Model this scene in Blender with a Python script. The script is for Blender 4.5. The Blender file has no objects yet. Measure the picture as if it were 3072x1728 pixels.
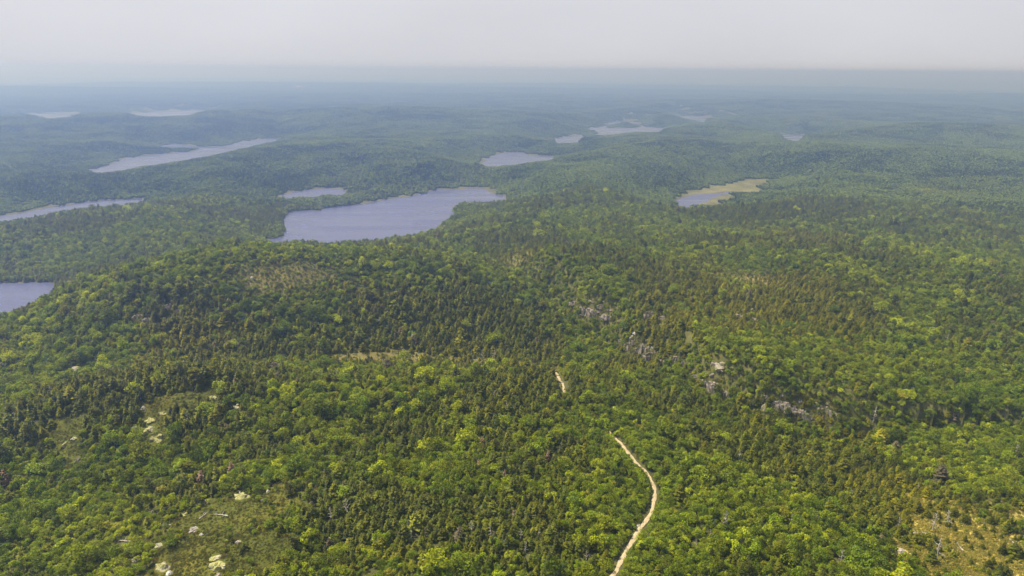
import bpy, bmesh, math, random
import numpy as np
from mathutils import Matrix, Vector

# ------------------------------------------------------------------ camera, sky, sun, exposure
sc = bpy.context.scene
CZ = 145.0                                  # drone height above the near woods, metres
F_PX, CX, CY = 2075.0, 1536.0, 864.0        # focal length and centre in photograph pixels (3072 x 1728)
PITCH, ROLL = math.radians(17.55), math.radians(0.40)
ROT = Matrix.Rotation(math.pi / 2 - PITCH, 3, 'X') @ Matrix.Rotation(ROLL, 3, 'Z')
cam_d = bpy.data.cameras.new('camera')
cam = bpy.data.objects.new('camera', cam_d)
sc.collection.objects.link(cam)
cam_d.sensor_fit = 'HORIZONTAL'
cam_d.sensor_width = 36.0
cam_d.lens = 36.0 * F_PX / 3072.0
cam_d.clip_start = 1.0
cam_d.clip_end = 120000.0
cam.matrix_world = Matrix.Translation((0, 0, CZ)) @ ROT.to_4x4()
sc.camera = cam

SUN_EL, SUN_AZ = math.radians(60), math.radians(-66)      # azimuth from +Y (view direction), clockwise
world = bpy.data.worlds.new('World')
sc.world = world
world.use_nodes = True
wn, wl = world.node_tree.nodes, world.node_tree.links
wn.clear()
w_out = wn.new('ShaderNodeOutputWorld')
w_bg = wn.new('ShaderNodeBackground')
sky = wn.new('ShaderNodeTexSky')
sky.sky_type = 'NISHITA'
sky.sun_disc = False
sky.sun_elevation = SUN_EL
sky.sun_rotation = SUN_AZ
sky.air_density, sky.dust_density, sky.ozone_density = 1.0, 4.0, 1.0
w_hsv = wn.new('ShaderNodeHueSaturation')
w_hsv.inputs['Saturation'].default_value = 0.30
w_mix = wn.new('ShaderNodeMixRGB')          # thin even cloud veil over the whole sky
w_mix.inputs['Fac'].default_value = 0.88
w_mix.inputs['Color2'].default_value = (3.92, 3.96, 4.28, 1)
w_bg.inputs['Strength'].default_value = 0.095
wl.new(sky.outputs['Color'], w_hsv.inputs['Color'])
wl.new(w_hsv.outputs['Color'], w_mix.inputs['Color1'])
w_tc = wn.new('ShaderNodeTexCoord'); w_mp = wn.new('ShaderNodeMapping'); w_mp.inputs['Scale'].default_value = (1.2, 1.2, 4.0)
w_no = wn.new('ShaderNodeTexNoise'); w_no.inputs['Scale'].default_value = 2.2; w_no.inputs['Detail'].default_value = 4
w_mr = wn.new('ShaderNodeMapRange'); w_mr.inputs['To Min'].default_value = 0.91; w_mr.inputs['To Max'].default_value = 1.09
w_mu = wn.new('ShaderNodeMixRGB'); w_mu.blend_type = 'MULTIPLY'; w_mu.inputs['Fac'].default_value = 1.0
wl.new(w_tc.outputs['Generated'], w_mp.inputs['Vector']); wl.new(w_mp.outputs['Vector'], w_no.inputs['Vector'])
wl.new(w_no.outputs['Fac'], w_mr.inputs['Value'])
wl.new(w_mix.outputs['Color'], w_mu.inputs['Color1']); wl.new(w_mr.outputs[0], w_mu.inputs['Color2'])
wl.new(w_mu.outputs['Color'], w_bg.inputs['Color'])
wl.new(w_bg.outputs['Background'], w_out.inputs['Surface'])

sun_d = bpy.data.lights.new('sun', 'SUN')
sun_d.energy = 5.0
sun_d.angle = math.radians(3.0)
sun_d.color = (1.0, 0.91, 0.72)
sun = bpy.data.objects.new('sun', sun_d)
sc.collection.objects.link(sun)
sdir = Vector((math.sin(SUN_AZ) * math.cos(SUN_EL), math.cos(SUN_AZ) * math.cos(SUN_EL), math.sin(SUN_EL)))
sun.rotation_euler = sdir.to_track_quat('Z', 'Y').to_euler()

vs = sc.view_settings
sc.display_settings.display_device = 'sRGB'
vs.view_transform = 'Standard'
vs.look = 'None'
vs.exposure = 0.95
vs.gamma = 1.0
vs.use_curve_mapping = False
sc.render.engine = 'CYCLES'
cy = sc.cycles
cy.max_bounces, cy.diffuse_bounces, cy.glossy_bounces = 5, 2, 2
cy.transmission_bounces, cy.volume_bounces, cy.transparent_max_bounces = 2, 1, 4
cy.use_denoising = True

# ------------------------------------------------------------------ helpers
C = sc.collection
rng = np.random.default_rng(7)
random.seed(7)
RN = np.array(ROT)
CAMP = np.array([0, 0, CZ])


def perlin(x, y, seed):
    r = np.random.default_rng(seed)
    ang = r.random(65536) * 2 * np.pi
    gx, gy = np.cos(ang), np.sin(ang)
    xi, yi = np.floor(x).astype(np.int64), np.floor(y).astype(np.int64)
    xf, yf = x - xi, y - yi

    def g(ix, iy, dx, dy):
        h = ((ix * 73856093) ^ (iy * 19349663)) & 65535
        return gx[h] * dx + gy[h] * dy
    u = xf * xf * xf * (xf * (xf * 6 - 15) + 10)
    v = yf * yf * yf * (yf * (yf * 6 - 15) + 10)
    a = g(xi, yi, xf, yf); b = g(xi + 1, yi, xf - 1, yf)
    c = g(xi, yi + 1, xf, yf - 1); d = g(xi + 1, yi + 1, xf - 1, yf - 1)
    return ((a + (b - a) * u) + ((c + (d - c) * u) - (a + (b - a) * u)) * v) * 1.5


def fbm(x, y, seed, octaves=4, gain=0.5):
    s, amp, tot = 0.0, 1.0, 0.0
    for o in range(octaves):
        s = s + amp * perlin(x * 2 ** o + 17.3 * o, y * 2 ** o - 9.1 * o, seed + o)
        tot += amp
        amp *= gain
    return s / tot


def sstep(a, b, x):
    t = np.clip((x - a) / (b - a), 0, 1)
    return t * t * (3 - 2 * t)


def ray(u, v):
    d = RN @ np.array([(u - CX) / F_PX, -(v - CY) / F_PX, -1.0])
    return d / np.linalg.norm(d)


def on_plane(u, v, z):
    d = ray(u, v)
    t = (z - CZ) / min(d[2], -0.004)
    return CAMP[0] + d[0] * t, CAMP[1] + d[1] * t


def to_px(x, y, z):
    p = np.stack([x, y, z - CZ], -1) @ RN
    return CX + F_PX * p[..., 0] / -p[..., 2], CY - F_PX * p[..., 1] / -p[..., 2]


def poly_dist(px, py, poly):
    """signed distance to a closed polygon, negative inside"""
    d2 = np.full(px.shape, 1e18)
    inside = np.zeros(px.shape, bool)
    n = len(poly)
    for i in range(n):
        ax, ay = poly[i]; bx, by = poly[(i + 1) % n]
        ex, ey = bx - ax, by - ay
        t = np.clip(((px - ax) * ex + (py - ay) * ey) / (ex * ex + ey * ey + 1e-9), 0, 1)
        d2 = np.minimum(d2, (px - ax - t * ex) ** 2 + (py - ay - t * ey) ** 2)
        cond = ((ay > py) != (by > py))
        xc = ax + (py - ay) * ex / (ey if abs(ey) > 1e-9 else 1e-9)
        inside ^= cond & (px < xc)
    d = np.sqrt(d2)
    return np.where(inside, -d, d)


def line_dist(px, py, pts):
    """distance to a polyline, and signed side (positive = right of travel)"""
    d2 = np.full(px.shape, 1e18)
    side = np.zeros(px.shape)
    along = np.zeros(px.shape)
    acc = 0.0
    for (ax, ay), (bx, by) in zip(pts[:-1], pts[1:]):
        ex, ey = bx - ax, by - ay
        L = math.hypot(ex, ey)
        t = np.clip(((px - ax) * ex + (py - ay) * ey) / (L * L), 0, 1)
        q = (px - ax - t * ex) ** 2 + (py - ay - t * ey) ** 2
        m = q < d2
        s = ((px - ax) * ey - (py - ay) * ex) / L
        d2 = np.where(m, q, d2); side = np.where(m, s, side); along = np.where(m, acc + t * L, along)
        acc += L
    return np.sqrt(d2), side, along, acc


# ------------------------------------------------------------------ lakes (outlines read from the photograph)
LAKE_Z = -18.0
SHORE_TREE = 6.0


def outline(origin, scale, far, near, jut=()):
    """far shore seen at the water line; near shore seen over the tops of its trees"""
    out = []
    for (a, b) in far:
        out.append(on_plane(origin[0] + a / scale, origin[1] + b / scale, LAKE_Z))
    for (a, b) in near:
        out.append(on_plane(origin[0] + a / scale, origin[1] + b / scale, LAKE_Z + SHORE_TREE))
    return out


S = 2.516
LAKES = {}
LAKES['broad lake in the middle of the woods'] = outline((700, 500), S,
    [(230, 552), (300, 545), (390, 528), (408, 470), (360, 415), (400, 375), (455, 340), (540, 333), (670, 330), (700, 312), (850, 295), (1100, 260),
     (1300, 232), (1480, 188), (1540, 172), (1720, 180), (1770, 165), (1860, 160), (1930, 170), (1945, 200), (2010, 215), (2075, 232)],
    [(2060, 243), (1900, 248), (1750, 250), (1680, 268), (1650, 300), (1648, 345), (1560, 400), (1520, 440), (1390, 485), (1200, 503),
     (1000, 530), (700, 555), (620, 545), (500, 528), (390, 540), (300, 551)])
LAKES['narrow pond just behind the broad lake'] = outline((700, 500), S,
    [(370, 215), (440, 195), (540, 180), (700, 167), (840, 165), (852, 178)], [(840, 184), (730, 189), (600, 199), (380, 219)])
LAKES['narrow arm of water cut by the left edge'] = outline((0, 500), S,
    [(-320, 450), (-200, 410), (0, 375), (150, 350), (350, 310), (550, 285), (700, 260), (950, 245), (1080, 237)],
    [(1085, 250), (900, 273), (700, 281), (550, 298), (330, 334), (0, 390), (-320, 462)])
LAKES['near lake cut by the left edge'] = outline((0, 500), S,
    [(-500, 900), (0, 880), (250, 870), (420, 875)], [(400, 905), (330, 950), (180, 1015), (80, 1050), (0, 1080), (-500, 1160)])
LAKES['long lake with a wooded point'] = outline((0, 150), S,
    [(690, 910), (830, 860), (960, 815), (1080, 797), (1220, 785), (1330, 775), (1470, 765), (1495, 760), (1490, 750), (1400, 745), (1230, 752),
     (1205, 745), (1240, 716), (1320, 706), (1370, 712), (1450, 722), (1530, 727), (1650, 730), (1740, 708), (1900, 680), (2000, 668), (2120, 663)],
    [(2080, 675), (1900, 712), (1700, 762), (1550, 795), (1400, 815), (1100, 855), (850, 900), (700, 912)])
LAKES['small far lake at upper left'] = outline((0, 150), S,
    [(235, 483), (300, 478), (500, 475), (580, 489)], [(560, 498), (400, 511), (350, 509), (270, 498)])
LAKES['pale far lake left of centre'] = outline((0, 150), S,
    [(980, 478), (1060, 475), (1130, 466), (1280, 463), (1420, 456), (1555, 453)], [(1480, 476), (1400, 490), (1200, 498), (1060, 493), (1000, 486)])
LAKES['lake behind the broad lake'] = outline((1024, 150), S,
    [(1060, 850), (1090, 825), (1180, 790), (1270, 772), (1350, 770), (1405, 778), (1415, 793), (1620, 803)],
    [(1600, 812), (1480, 819), (1380, 832), (1280, 852), (1200, 860), (1065, 864)])
LAKES['left half of the far double lake'] = outline((1024, 150), S,
    [(1605, 680), (1630, 665), (1710, 650), (1740, 640), (1820, 640)], [(1815, 686), (1700, 690), (1610, 693)])
LAKES['far lake with a wooded island'] = outline((1024, 150), S,
    [(1870, 590), (1930, 580), (1990, 573), (2020, 545), (2080, 540), (2200, 535), (2215, 550), (2255, 553), (2270, 577), (2440, 585), (2458, 591)],
    [(2400, 611), (2200, 612), (2050, 627), (1930, 630), (1925, 604)])
LAKES['thin far lake right of the island lake'] = outline((2048, 150), S,
    [(-40, 487), (40, 498), (150, 505), (200, 517)], [(165, 541), (100, 527), (0, 503)])
LAKES['small far pond on the right'] = outline((2048, 150), S,
    [(720, 630), (780, 629), (900, 636), (935, 641)], [(900, 666), (850, 682), (800, 668), (760, 650)])
LAKES['bog pond edged with sedge'] = outline((1724, 500), S,
    [(760, 262), (830, 235), (860, 215), (1000, 205), (1080, 200), (1190, 186), (1200, 195), (1120, 217), (1040, 238), (1000, 266), (905, 299)],
    [(850, 292), (800, 284)])
LAKES['sliver of water near the horizon'] = outline((2048, 150), S,
    [(170, 250), (290, 246), (400, 243)], [(400, 247), (290, 251), (180, 254)])
ISLAND = outline((1024, 150), S, [(2150, 561), (2040, 566), (1998, 578), (1995, 586), (2050, 590), (2150, 588), (2240, 585), (2268, 578), (2230, 565)], [])
SEDGE = outline((1724, 500), S,
    [(860, 205), (875, 188), (1000, 165), (1100, 140), (1250, 120), (1400, 105), (1520, 112), (1490, 128), (1400, 160), (1380, 205), (1250, 200), (1150, 235), (1105, 275),
     (1130, 300), (1000, 305), (905, 303), (800, 290)], [])
LK = list(LAKES.items())


def lake_dist(x, y):
    """signed distance to the nearest shore, negative on the water"""
    best = np.full(x.shape, 400.0)
    wob = 2.2 * perlin(x / 14.0, y / 14.0, 301) + 4.0 * perlin(x / 55.0, y / 55.0, 302)
    for name, poly in LK:
        P = np.array(poly)
        x0, y0 = P.min(0) - 200; x1, y1 = P.max(0) + 200
        m = (x > x0) & (x < x1) & (y > y0) & (y < y1)
        if not m.any():
            continue
        d = poly_dist(x[m], y[m], poly)
        if 'island' in name and 'wooded island' in name:
            d = np.maximum(d, -poly_dist(x[m], y[m], ISLAND))
        best[m] = np.minimum(best[m], d)
    size = np.clip(np.hypot(x, y) / 900.0, 0.6, 3.0)
    return best + wob * size * (np.abs(best) < 60)


# ------------------------------------------------------------------ relief
def gpx(u, v, z=0.0):                    # display pixels (2576 wide) to the ground
    return on_plane(u * 3072 / 2576, v * 3072 / 2576, z)


SCARP = [gpx(1300, 690, 0), gpx(1440, 775, 0), gpx(1580, 862, 0), gpx(1690, 925, 0), gpx(1800, 985, 0), gpx(1960, 1040, 0), gpx(2120, 1065, 0), gpx(2230, 1070, 0)]
GULLY = [gpx(2150, 715), gpx(2240, 780), gpx(2330, 870), gpx(2380, 940), gpx(2290, 1020), gpx(2190, 1110), gpx(2080, 1190)]
HILLS = [  # display pixel of the crest, height, radius across and along the view, turn
    (660, 700, 30, 150, 46, 0.25), (420, 800, 13, 90, 36, 0.35), (900, 720, 8, 120, 50, 0.0),
    (420, 545, 14, 170, 70, 0.1), (850, 372, 14, 330, 150, 0.1), (1150, 440, 12, 260, 90, 0.0),
    (2240, 322, 32, 620, 240, -0.1), (2480, 400, 20, 380, 160, -0.2), (1750, 380, 14, 300, 140, 0.0),
    (430, 1010, 14, 60, 32, 0.2), (140, 1080, 5, 40, 25, 0.1), (560, 1350, 5, 48, 34, 0.2), (950, 1020, 10, 110, 30, 0.0), (1150, 900, -6, 150, 40, 0.0), (1350, 860, -5, 90, 40, 0.0),
    (2450, 760, 14, 160, 80, -0.2), (1950, 640, 8, 220, 80, 0.0), (1150, 1250, 4, 70, 40, 0.0), (2250, 1180, -5, 80, 50, 0.0),
    (300, 300, 30, 700, 220, 0.0), (1100, 290, 22, 500, 180, 0.0), (2000, 260, 26, 700, 240, 0.0),
]
# per-lake line of sight: how high the woods in front of each lake may stand
SIGHT = []
for name, poly in LK:
    P = np.array(poly)
    az = np.arctan2(P[:, 0], P[:, 1]); rr = np.hypot(P[:, 0], P[:, 1])
    bins = np.linspace(az.min(), az.max(), 60)
    near = np.full(60, 1e9)
    for i in range(len(P)):
        a0, a1, r0, r1 = az[i], az[(i + 1) % len(P)], rr[i], rr[(i + 1) % len(P)]
        if a0 > a1:
            a0, a1, r0, r1 = a1, a0, r1, r0
        m = (bins >= a0) & (bins <= a1)
        near[m] = np.minimum(near[m], r0 + (r1 - r0) * (bins[m] - a0) / max(a1 - a0, 1e-9))
    near = np.where(near > 1e8, rr.min(), near)
    SIGHT.append((bins, near))


def relief(x, y):
    r = np.hypot(x, y)
    h = 3.0 + (10.0 - 3.5 * sstep(700, 1500, r)) * fbm(x / 430.0, y / 330.0, 11, 4, 0.45) + 1.6 * fbm(x / 46.0, y / 46.0, 23, 3)
    h = h + sstep(1500, 6000, r) * (44.0 * fbm(x / 3800.0, y / 1200.0, 31, 3, 0.4) + 4)
    h = h + sstep(6000, 15000, r) * (46.0 * fbm(x / 6500.0, y / 2600.0, 41, 3, 0.5) + 22)
    for (u, v, hh, ra, rb, turn) in HILLS:
        cx_, cy_ = gpx(u, v, 0.6 * hh)
        a = math.atan2(cx_, cy_) + turn
        dx, dy = x - cx_, y - cy_
        ta = dx * math.cos(a) - dy * math.sin(a)
        tb = dx * math.sin(a) + dy * math.cos(a)
        h = h + hh * np.exp(-((ta / ra) ** 2 + (tb / rb) ** 2))
    d, s, al, tot = line_dist(x, y, SCARP)
    ch = np.array(SCARP[-1]) - np.array(SCARP[0]); tot = float(np.linalg.norm(ch)); ch = ch / tot
    al = (x - SCARP[0][0]) * ch[0] + (y - SCARP[0][1]) * ch[1]
    fall = sstep(-60, 70, al) * sstep(-110, 90, tot - al)
    s2 = -np.sign(s) * d + 5 * perlin(x / 24, y / 24, 77)
    h = h + fall * 21.0 * sstep(-16, 6, s2) * np.exp(-np.clip(s2, 0, None) / 130.0) * (d < 600)
    h = h - fall * 4.0 * np.exp(-((s2 + 30) / 25) ** 2) * (d < 200)
    d, s, al, tot = line_dist(x, y, GULLY)
    h = h - 2.5 * np.exp(-(d / 24.0) ** 2)
    # the drainage towards the lakes: shores meet the water, valleys keep the lakes in view
    a = np.arctan2(x, y)
    for bins, near in SIGHT:
        ac = np.clip(a, bins[0], bins[-1])
        rn = np.interp(ac, bins, near)
        cap = (CZ - SHORE_TREE - 2.5) + (LAKE_Z + 2.5 - (CZ - SHORE_TREE)) * np.minimum(r, rn) / rn + 0.17 * r * np.abs(a - ac) + 0.085 * np.clip(r - rn * .99, 0, None)
        cap = np.minimum(cap, 490)
        k = 4.0
        e = np.clip((h - cap) / k, -30, 30)
        h = h - k * np.log1p(np.exp(e)) * 1.0
    h = np.maximum(h, LAKE_Z + 1.5 + 1.0 * perlin(x / 60, y / 60, 88))
    ld = lake_dist(x, y)
    bog = np.full(x.shape, 400.0)
    mb = (x > 60) & (x < 700) & (y > 500) & (y < 1600)
    bog[mb] = poly_dist(x[mb], y[mb], SEDGE)
    t = sstep(2.0, 110.0, np.minimum(ld, np.clip(bog, 2, 400)))
    hs = LAKE_Z + 0.5 + 0.012 * np.clip(ld, 0, 200)
    h = np.where(ld > 0, hs + (np.maximum(h, hs) - hs) * t, LAKE_Z - 0.25 - np.clip(-ld * 0.2, 0, 4))
    return np.minimum(h, CZ - 12), ld


AZ_F = math.radians(50)
az_f = np.linspace(-AZ_F, AZ_F, 900)
az_c = np.linspace(AZ_F, 2 * math.pi - AZ_F, 74)[1:-1]
AZ = np.concatenate([az_f, az_c])
RR = np.concatenate([[3, 20, 45, 75, 100, 120], np.geomspace(132, 45000, 620)])
gr, ga = np.meshgrid(RR, AZ, indexing='ij')
GX, GY = gr * np.sin(ga), gr * np.cos(ga)
GZ, GLD = relief(GX.ravel(), GY.ravel())
GZ, GLD = GZ.reshape(GX.shape), GLD.reshape(GX.shape)


def sample(grid, x, y):
    r = np.hypot(x, y); a = np.arctan2(x, y)
    fi = np.interp(r, RR, np.arange(len(RR)))
    fj = np.clip((a + AZ_F) / (2 * AZ_F) * 899, 0, 898.999)
    i = np.clip(fi.astype(int), 0, len(RR) - 2); j = fj.astype(int)
    u, v = fi - i, fj - j
    return (grid[i, j] * (1 - u) * (1 - v) + grid[i + 1, j] * u * (1 - v) + grid[i, j + 1] * (1 - u) * v + grid[i + 1, j + 1] * u * v)


def ground_z(x, y):
    return sample(GZ, np.atleast_1d(np.asarray(x, float)), np.atleast_1d(np.asarray(y, float)))


def hit(u, v, lift=0.0):
    """photograph pixel (3072 wide) to the point where its ray meets the ground"""
    d = ray(u, v)
    t = np.geomspace(60, 30000, 3000)
    x, y, z = d[0] * t, d[1] * t, CZ + d[2] * t
    below = z < ground_z(x, y) + lift
    k = int(np.argmax(below)) if below.any() else len(t) - 1
    lo, hi = t[max(k - 1, 0)], t[k]
    for _ in range(24):
        m = 0.5 * (lo + hi)
        if CZ + d[2] * m < ground_z(d[0] * m, d[1] * m)[0] + lift:
            hi = m
        else:
            lo = m
    return d[0] * hi, d[1] * hi, float(ground_z(d[0] * hi, d[1] * hi)[0]), hi


class Zone:
    """an elliptic patch of one kind of cover, placed on the ground where the photograph shows it"""
    def __init__(self, u, v, ru, rv, lift=3.0, k=1.1925):
        x, y, z, t = hit(u * k, v * k, lift)
        self.x, self.y = x, y
        self.a = math.atan2(x, y)
        dep = math.asin(min(0.99, max(0.03, (CZ - z) / t)))
        self.ra = ru * k * t / F_PX
        self.rb = rv * k * t / F_PX / math.sin(dep)

    def w(self, x, y, soft=1.0):
        dx, dy = x - self.x, y - self.y
        ta = (dx * math.cos(self.a) - dy * math.sin(self.a)) / self.ra
        tb = (dx * math.sin(self.a) + dy * math.cos(self.a)) / self.rb
        return np.exp(-(ta * ta + tb * tb) * soft)


def zones(lst, **kw):
    return [Zone(*q, **kw) for q in lst]


Z_LEAF = zones([(1050, 1170, 130, 55), (860, 1010, 260, 40), (1480, 800, 90, 55), (1700, 570, 70, 14), (1490, 615, 40, 25), (2290, 830, 55, 45), (2490, 655, 80, 25),
                (760, 790, 170, 30), (300, 1150, 80, 40), (220, 890, 170, 40), (620, 655, 170, 25), (1900, 1230, 150, 40), (1540, 1060, 110, 60), (2350, 1060, 160, 60),
                (2480, 980, 90, 60), (1480, 1290, 60, 60), (1750, 1290, 110, 70), (250, 1400, 120, 50), (1100, 1420, 160, 30), (1750, 950, 0.1, 0.1), (1900, 880, 170, 40),
                (950, 660, 130, 22), (350, 590, 160, 20), (1420, 440, 120, 14), (1800, 440, 150, 14), (1150, 400, 60, 12), (2200, 1400, 110, 60), (2400, 1150, 100, 50), (100, 1250, 120, 60),
                (700, 1180, 100, 30), (2060, 900, 130, 30), (840, 1090, 90, 30), (160, 640, 120, 20)])
Z_DARK = zones([(900, 790, 330, 30), (1250, 840, 260, 55), (1600, 900, 110, 50), (400, 960, 260, 28), (1280, 1340, 240, 70), (1950, 1150, 200, 45), (2430, 840, 120, 45),
                (1650, 690, 260, 45), (1230, 1010, 90, 25), (2100, 760, 250, 40), (1250, 600, 160, 20), (600, 540, 180, 14), (2150, 1250, 120, 40), (500, 1210, 130, 30), (150, 1010, 130, 25),
                (1850, 520, 250, 20), (1000, 1290, 120, 40), (2250, 1120, 70, 40), (700, 1120, 120, 25), (480, 760, 120, 15), (1700, 1010, 130, 30)])
Z_WARM = zones([(1900, 800, 330, 80), (450, 1300, 170, 60), (680, 690, 140, 16), (2100, 960, 200, 60), (1000, 1400, 120, 40), (2350, 1300, 120, 50), (400, 870, 250, 25), (1150, 930, 260, 25), (200, 1330, 160, 60), (2300, 1230, 150, 40), (800, 700, 200, 20)])
Z_SCRUB = zones([(1330, 922, 90, 25), (980, 894, 190, 17), (1300, 645, 60, 22), (1930, 600, 70, 12), (700, 690, 110, 12), (1150, 905, 110, 14), (1900, 700, 160, 25), (2350, 480, 60, 10)], lift=1.0)
Z_OPEN = zones([(590, 1300, 140, 55), (490, 1400, 135, 65), (640, 1380, 100, 60), (330, 1250, 0.1, 0.1), (150, 1083, 62, 16), (430, 1000, 75, 16), (385, 1060, 30, 50), (400, 1440, 60, 30), (170, 1110, 40, 25), (530, 985, 50, 12), (690, 1250, 40, 20)], lift=0.5)
Z_YELLOW = zones([(2430, 1310, 80, 45), (2500, 1390, 120, 65), (2380, 1400, 80, 60), (2320, 1260, 50, 18), (2450, 1450, 150, 50), (2350, 1330, 50, 30), (2290, 1400, 70, 45), (2540, 1300, 60, 40)], lift=0.5)
Z_PALE = zones([(752, 218, 14, 0.9), (2487, 294, 4, 5), (2420, 285, 7, 1.5)], lift=0.0)


def zsum(zs, x, y, soft=1.0):
    s = np.zeros(x.shape)
    for z in zs:
        s = np.maximum(s, z.w(x, y, soft))
    return s


def cover(x, y):
    """what grows at a point: conifer share, height factor, openness, yellow, warm tone"""
    n1 = fbm(x / 95.0, y / 95.0, 61, 4)
    n2 = fbm(x / 38.0, y / 38.0, 62, 3)
    n3 = fbm(x / 210.0, y / 210.0, 63, 3)
    leaf, dark = zsum(Z_LEAF, x, y), zsum(Z_DARK, x, y)
    scr, warm = zsum(Z_SCRUB, x, y), zsum(Z_WARM, x, y)
    con = 0.58 + 1.25 * n1 + 0.75 * n2 + 0.5 * n3 - 0.95 * leaf + 0.65 * dark
    con = np.clip(con, 0.04, 0.97)
    op = np.clip(zsum(Z_OPEN, x, y) + 0.55 * n2 + 0.4 * fbm(x / 9.0, y / 9.0, 64, 2) - 0.10, 0, 1) * 1.5
    op = np.where(zsum(Z_OPEN, x, y) < 0.12, 0, op)
    ye = np.clip(zsum(Z_YELLOW, x, y) * 1.1 + 0.8 * n2 + 0.5 * fbm(x / 8.0, y / 8.0, 65, 2) - 0.2, 0, 1)
    ye = np.where(zsum(Z_YELLOW, x, y) < 0.08, 0, ye)
    hf = 1.0 + 0.35 * n3 + 0.3 * n1 - 0.65 * scr - 0.25 * warm + 0.15 * dark
    hf = np.clip(hf, 0.38, 1.5)
    return con, hf, np.clip(op, 0, 1), ye, np.clip(warm + 1.0 * scr + 0.5 * n3, 0, 1.4), scr


# the dirt track, along its centre line
def zpts(origin, scale, pts, lift=0.2):
    return [hit(origin[0] + a / scale, origin[1] + b / scale, lift)[:2] for a, b in pts]


TRACK_LOW = zpts((1600, 1228), 2.8975, [(600, 1600), (660, 1500), (695, 1440), (720, 1400), (760, 1320), (800, 1240), (870, 1130), (930, 1030), (985, 960), (1030, 880), (1045, 800),
                                        (1058, 740), (1050, 680), (1020, 610), (985, 550), (940, 505), (900, 470), (855, 415), (800, 345), (760, 295), (722, 262)])
TRACK_MID = zpts((1000, 850), 2.576, [(2110, 1130), (2000, 1020), (1880, 930)])
TRACK_UP = zpts((1000, 850), 2.576, [(1800, 858), (1770, 770), (1745, 735), (1720, 690), (1698, 655)])
TRACK = TRACK_LOW + TRACK_MID + TRACK_UP


def smooth_line(pts, n=8):
    P = [Vector((a, b, 0)) for a, b in pts]
    out = []
    for i in range(len(P) - 1):
        p0, p1, p2, p3 = P[max(i - 1, 0)], P[i], P[i + 1], P[min(i + 2, len(P) - 1)]
        for k in range(n):
            t = k / n
            q = 0.5 * ((2 * p1) + (p2 - p0) * t + (2 * p0 - 5 * p1 + 4 * p2 - p3) * t * t + (3 * p1 - p0 - 3 * p2 + p3) * t ** 3)
            out.append((q.x, q.y))
    out.append(pts[-1])
    return out


# ------------------------------------------------------------------ materials
def mat(name):
    m = bpy.data.materials.new(name)
    m.use_nodes = True
    n, l = m.node_tree.nodes, m.node_tree.links
    n.clear()
    o = n.new('ShaderNodeOutputMaterial')
    return m, n, l, o


def foliage_mat(name, translucency=0.28):
    m, n, l, o = mat(name)
    tint = n.new('ShaderNodeAttribute'); tint.attribute_type = 'INSTANCER'; tint.attribute_name = 'tint'
    var = n.new('ShaderNodeAttribute'); var.attribute_name = 'leaf'
    mul = n.new('ShaderNodeMixRGB'); mul.blend_type = 'MULTIPLY'; mul.inputs['Fac'].default_value = 1.0
    l.new(tint.outputs['Color'], mul.inputs['Color1']); l.new(var.outputs['Color'], mul.inputs['Color2'])
    dif = n.new('ShaderNodeBsdfDiffuse'); tr = n.new('ShaderNodeBsdfTranslucent'); gl = n.new('ShaderNodeBsdfGlossy')
    gl.inputs['Roughness'].default_value = 0.5
    gl.inputs['Color'].default_value = (0.9, 0.9, 0.9, 1)
    l.new(mul.outputs['Color'], dif.inputs['Color'])
    yel = n.new('ShaderNodeMixRGB'); yel.blend_type = 'MULTIPLY'; yel.inputs['Fac'].default_value = 1.0
    yel.inputs['Color2'].default_value = (1.35, 1.3, 0.7, 1)
    l.new(mul.outputs['Color'], yel.inputs['Color1']); l.new(yel.outputs['Color'], tr.inputs['Color'])
    m1 = n.new('ShaderNodeMixShader'); m1.inputs[0].default_value = translucency
    l.new(dif.outputs[0], m1.inputs[1]); l.new(tr.outputs[0], m1.inputs[2])
    m2 = n.new('ShaderNodeMixShader'); m2.inputs[0].default_value = 0.008
    l.new(m1.outputs[0], m2.inputs[1]); l.new(gl.outputs[0], m2.inputs[2])
    l.new(m2.outputs[0], o.inputs['Surface'])
    return m


def bark_mat(name, c1, c2):
    m, n, l, o = mat(name)
    tc = n.new('ShaderNodeTexCoord'); no = n.new('ShaderNodeTexNoise'); no.inputs['Scale'].default_value = 9
    mp = n.new('ShaderNodeMapping'); mp.inputs['Scale'].default_value = (3, 3, 0.6)
    l.new(tc.outputs['Object'], mp.inputs['Vector']); l.new(mp.outputs['Vector'], no.inputs['Vector'])
    cr = n.new('ShaderNodeValToRGB')
    cr.color_ramp.elements[0].color = (*c1, 1); cr.color_ramp.elements[1].color = (*c2, 1)
    cr.color_ramp.elements[0].position = 0.35; cr.color_ramp.elements[1].position = 0.65
    l.new(no.outputs['Fac'], cr.inputs['Fac'])
    b = n.new('ShaderNodeBsdfPrincipled'); b.inputs['Roughness'].default_value = 0.85
    l.new(cr.outputs['Color'], b.inputs['Base Color']); l.new(b.outputs[0], o.inputs['Surface'])
    return m


M_LEAF = foliage_mat('foliage', 0.36)
M_NEEDLE = foliage_mat('needles', 0.24)
M_BARK = bark_mat('bark', (0.035, 0.026, 0.02), (0.12, 0.10, 0.08))
M_DEAD = bark_mat('weathered_wood', (0.20, 0.18, 0.165), (0.46, 0.43, 0.40))
M_RUST = bark_mat('rust_needles', (0.09, 0.05, 0.03), (0.20, 0.12, 0.075))


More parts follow.
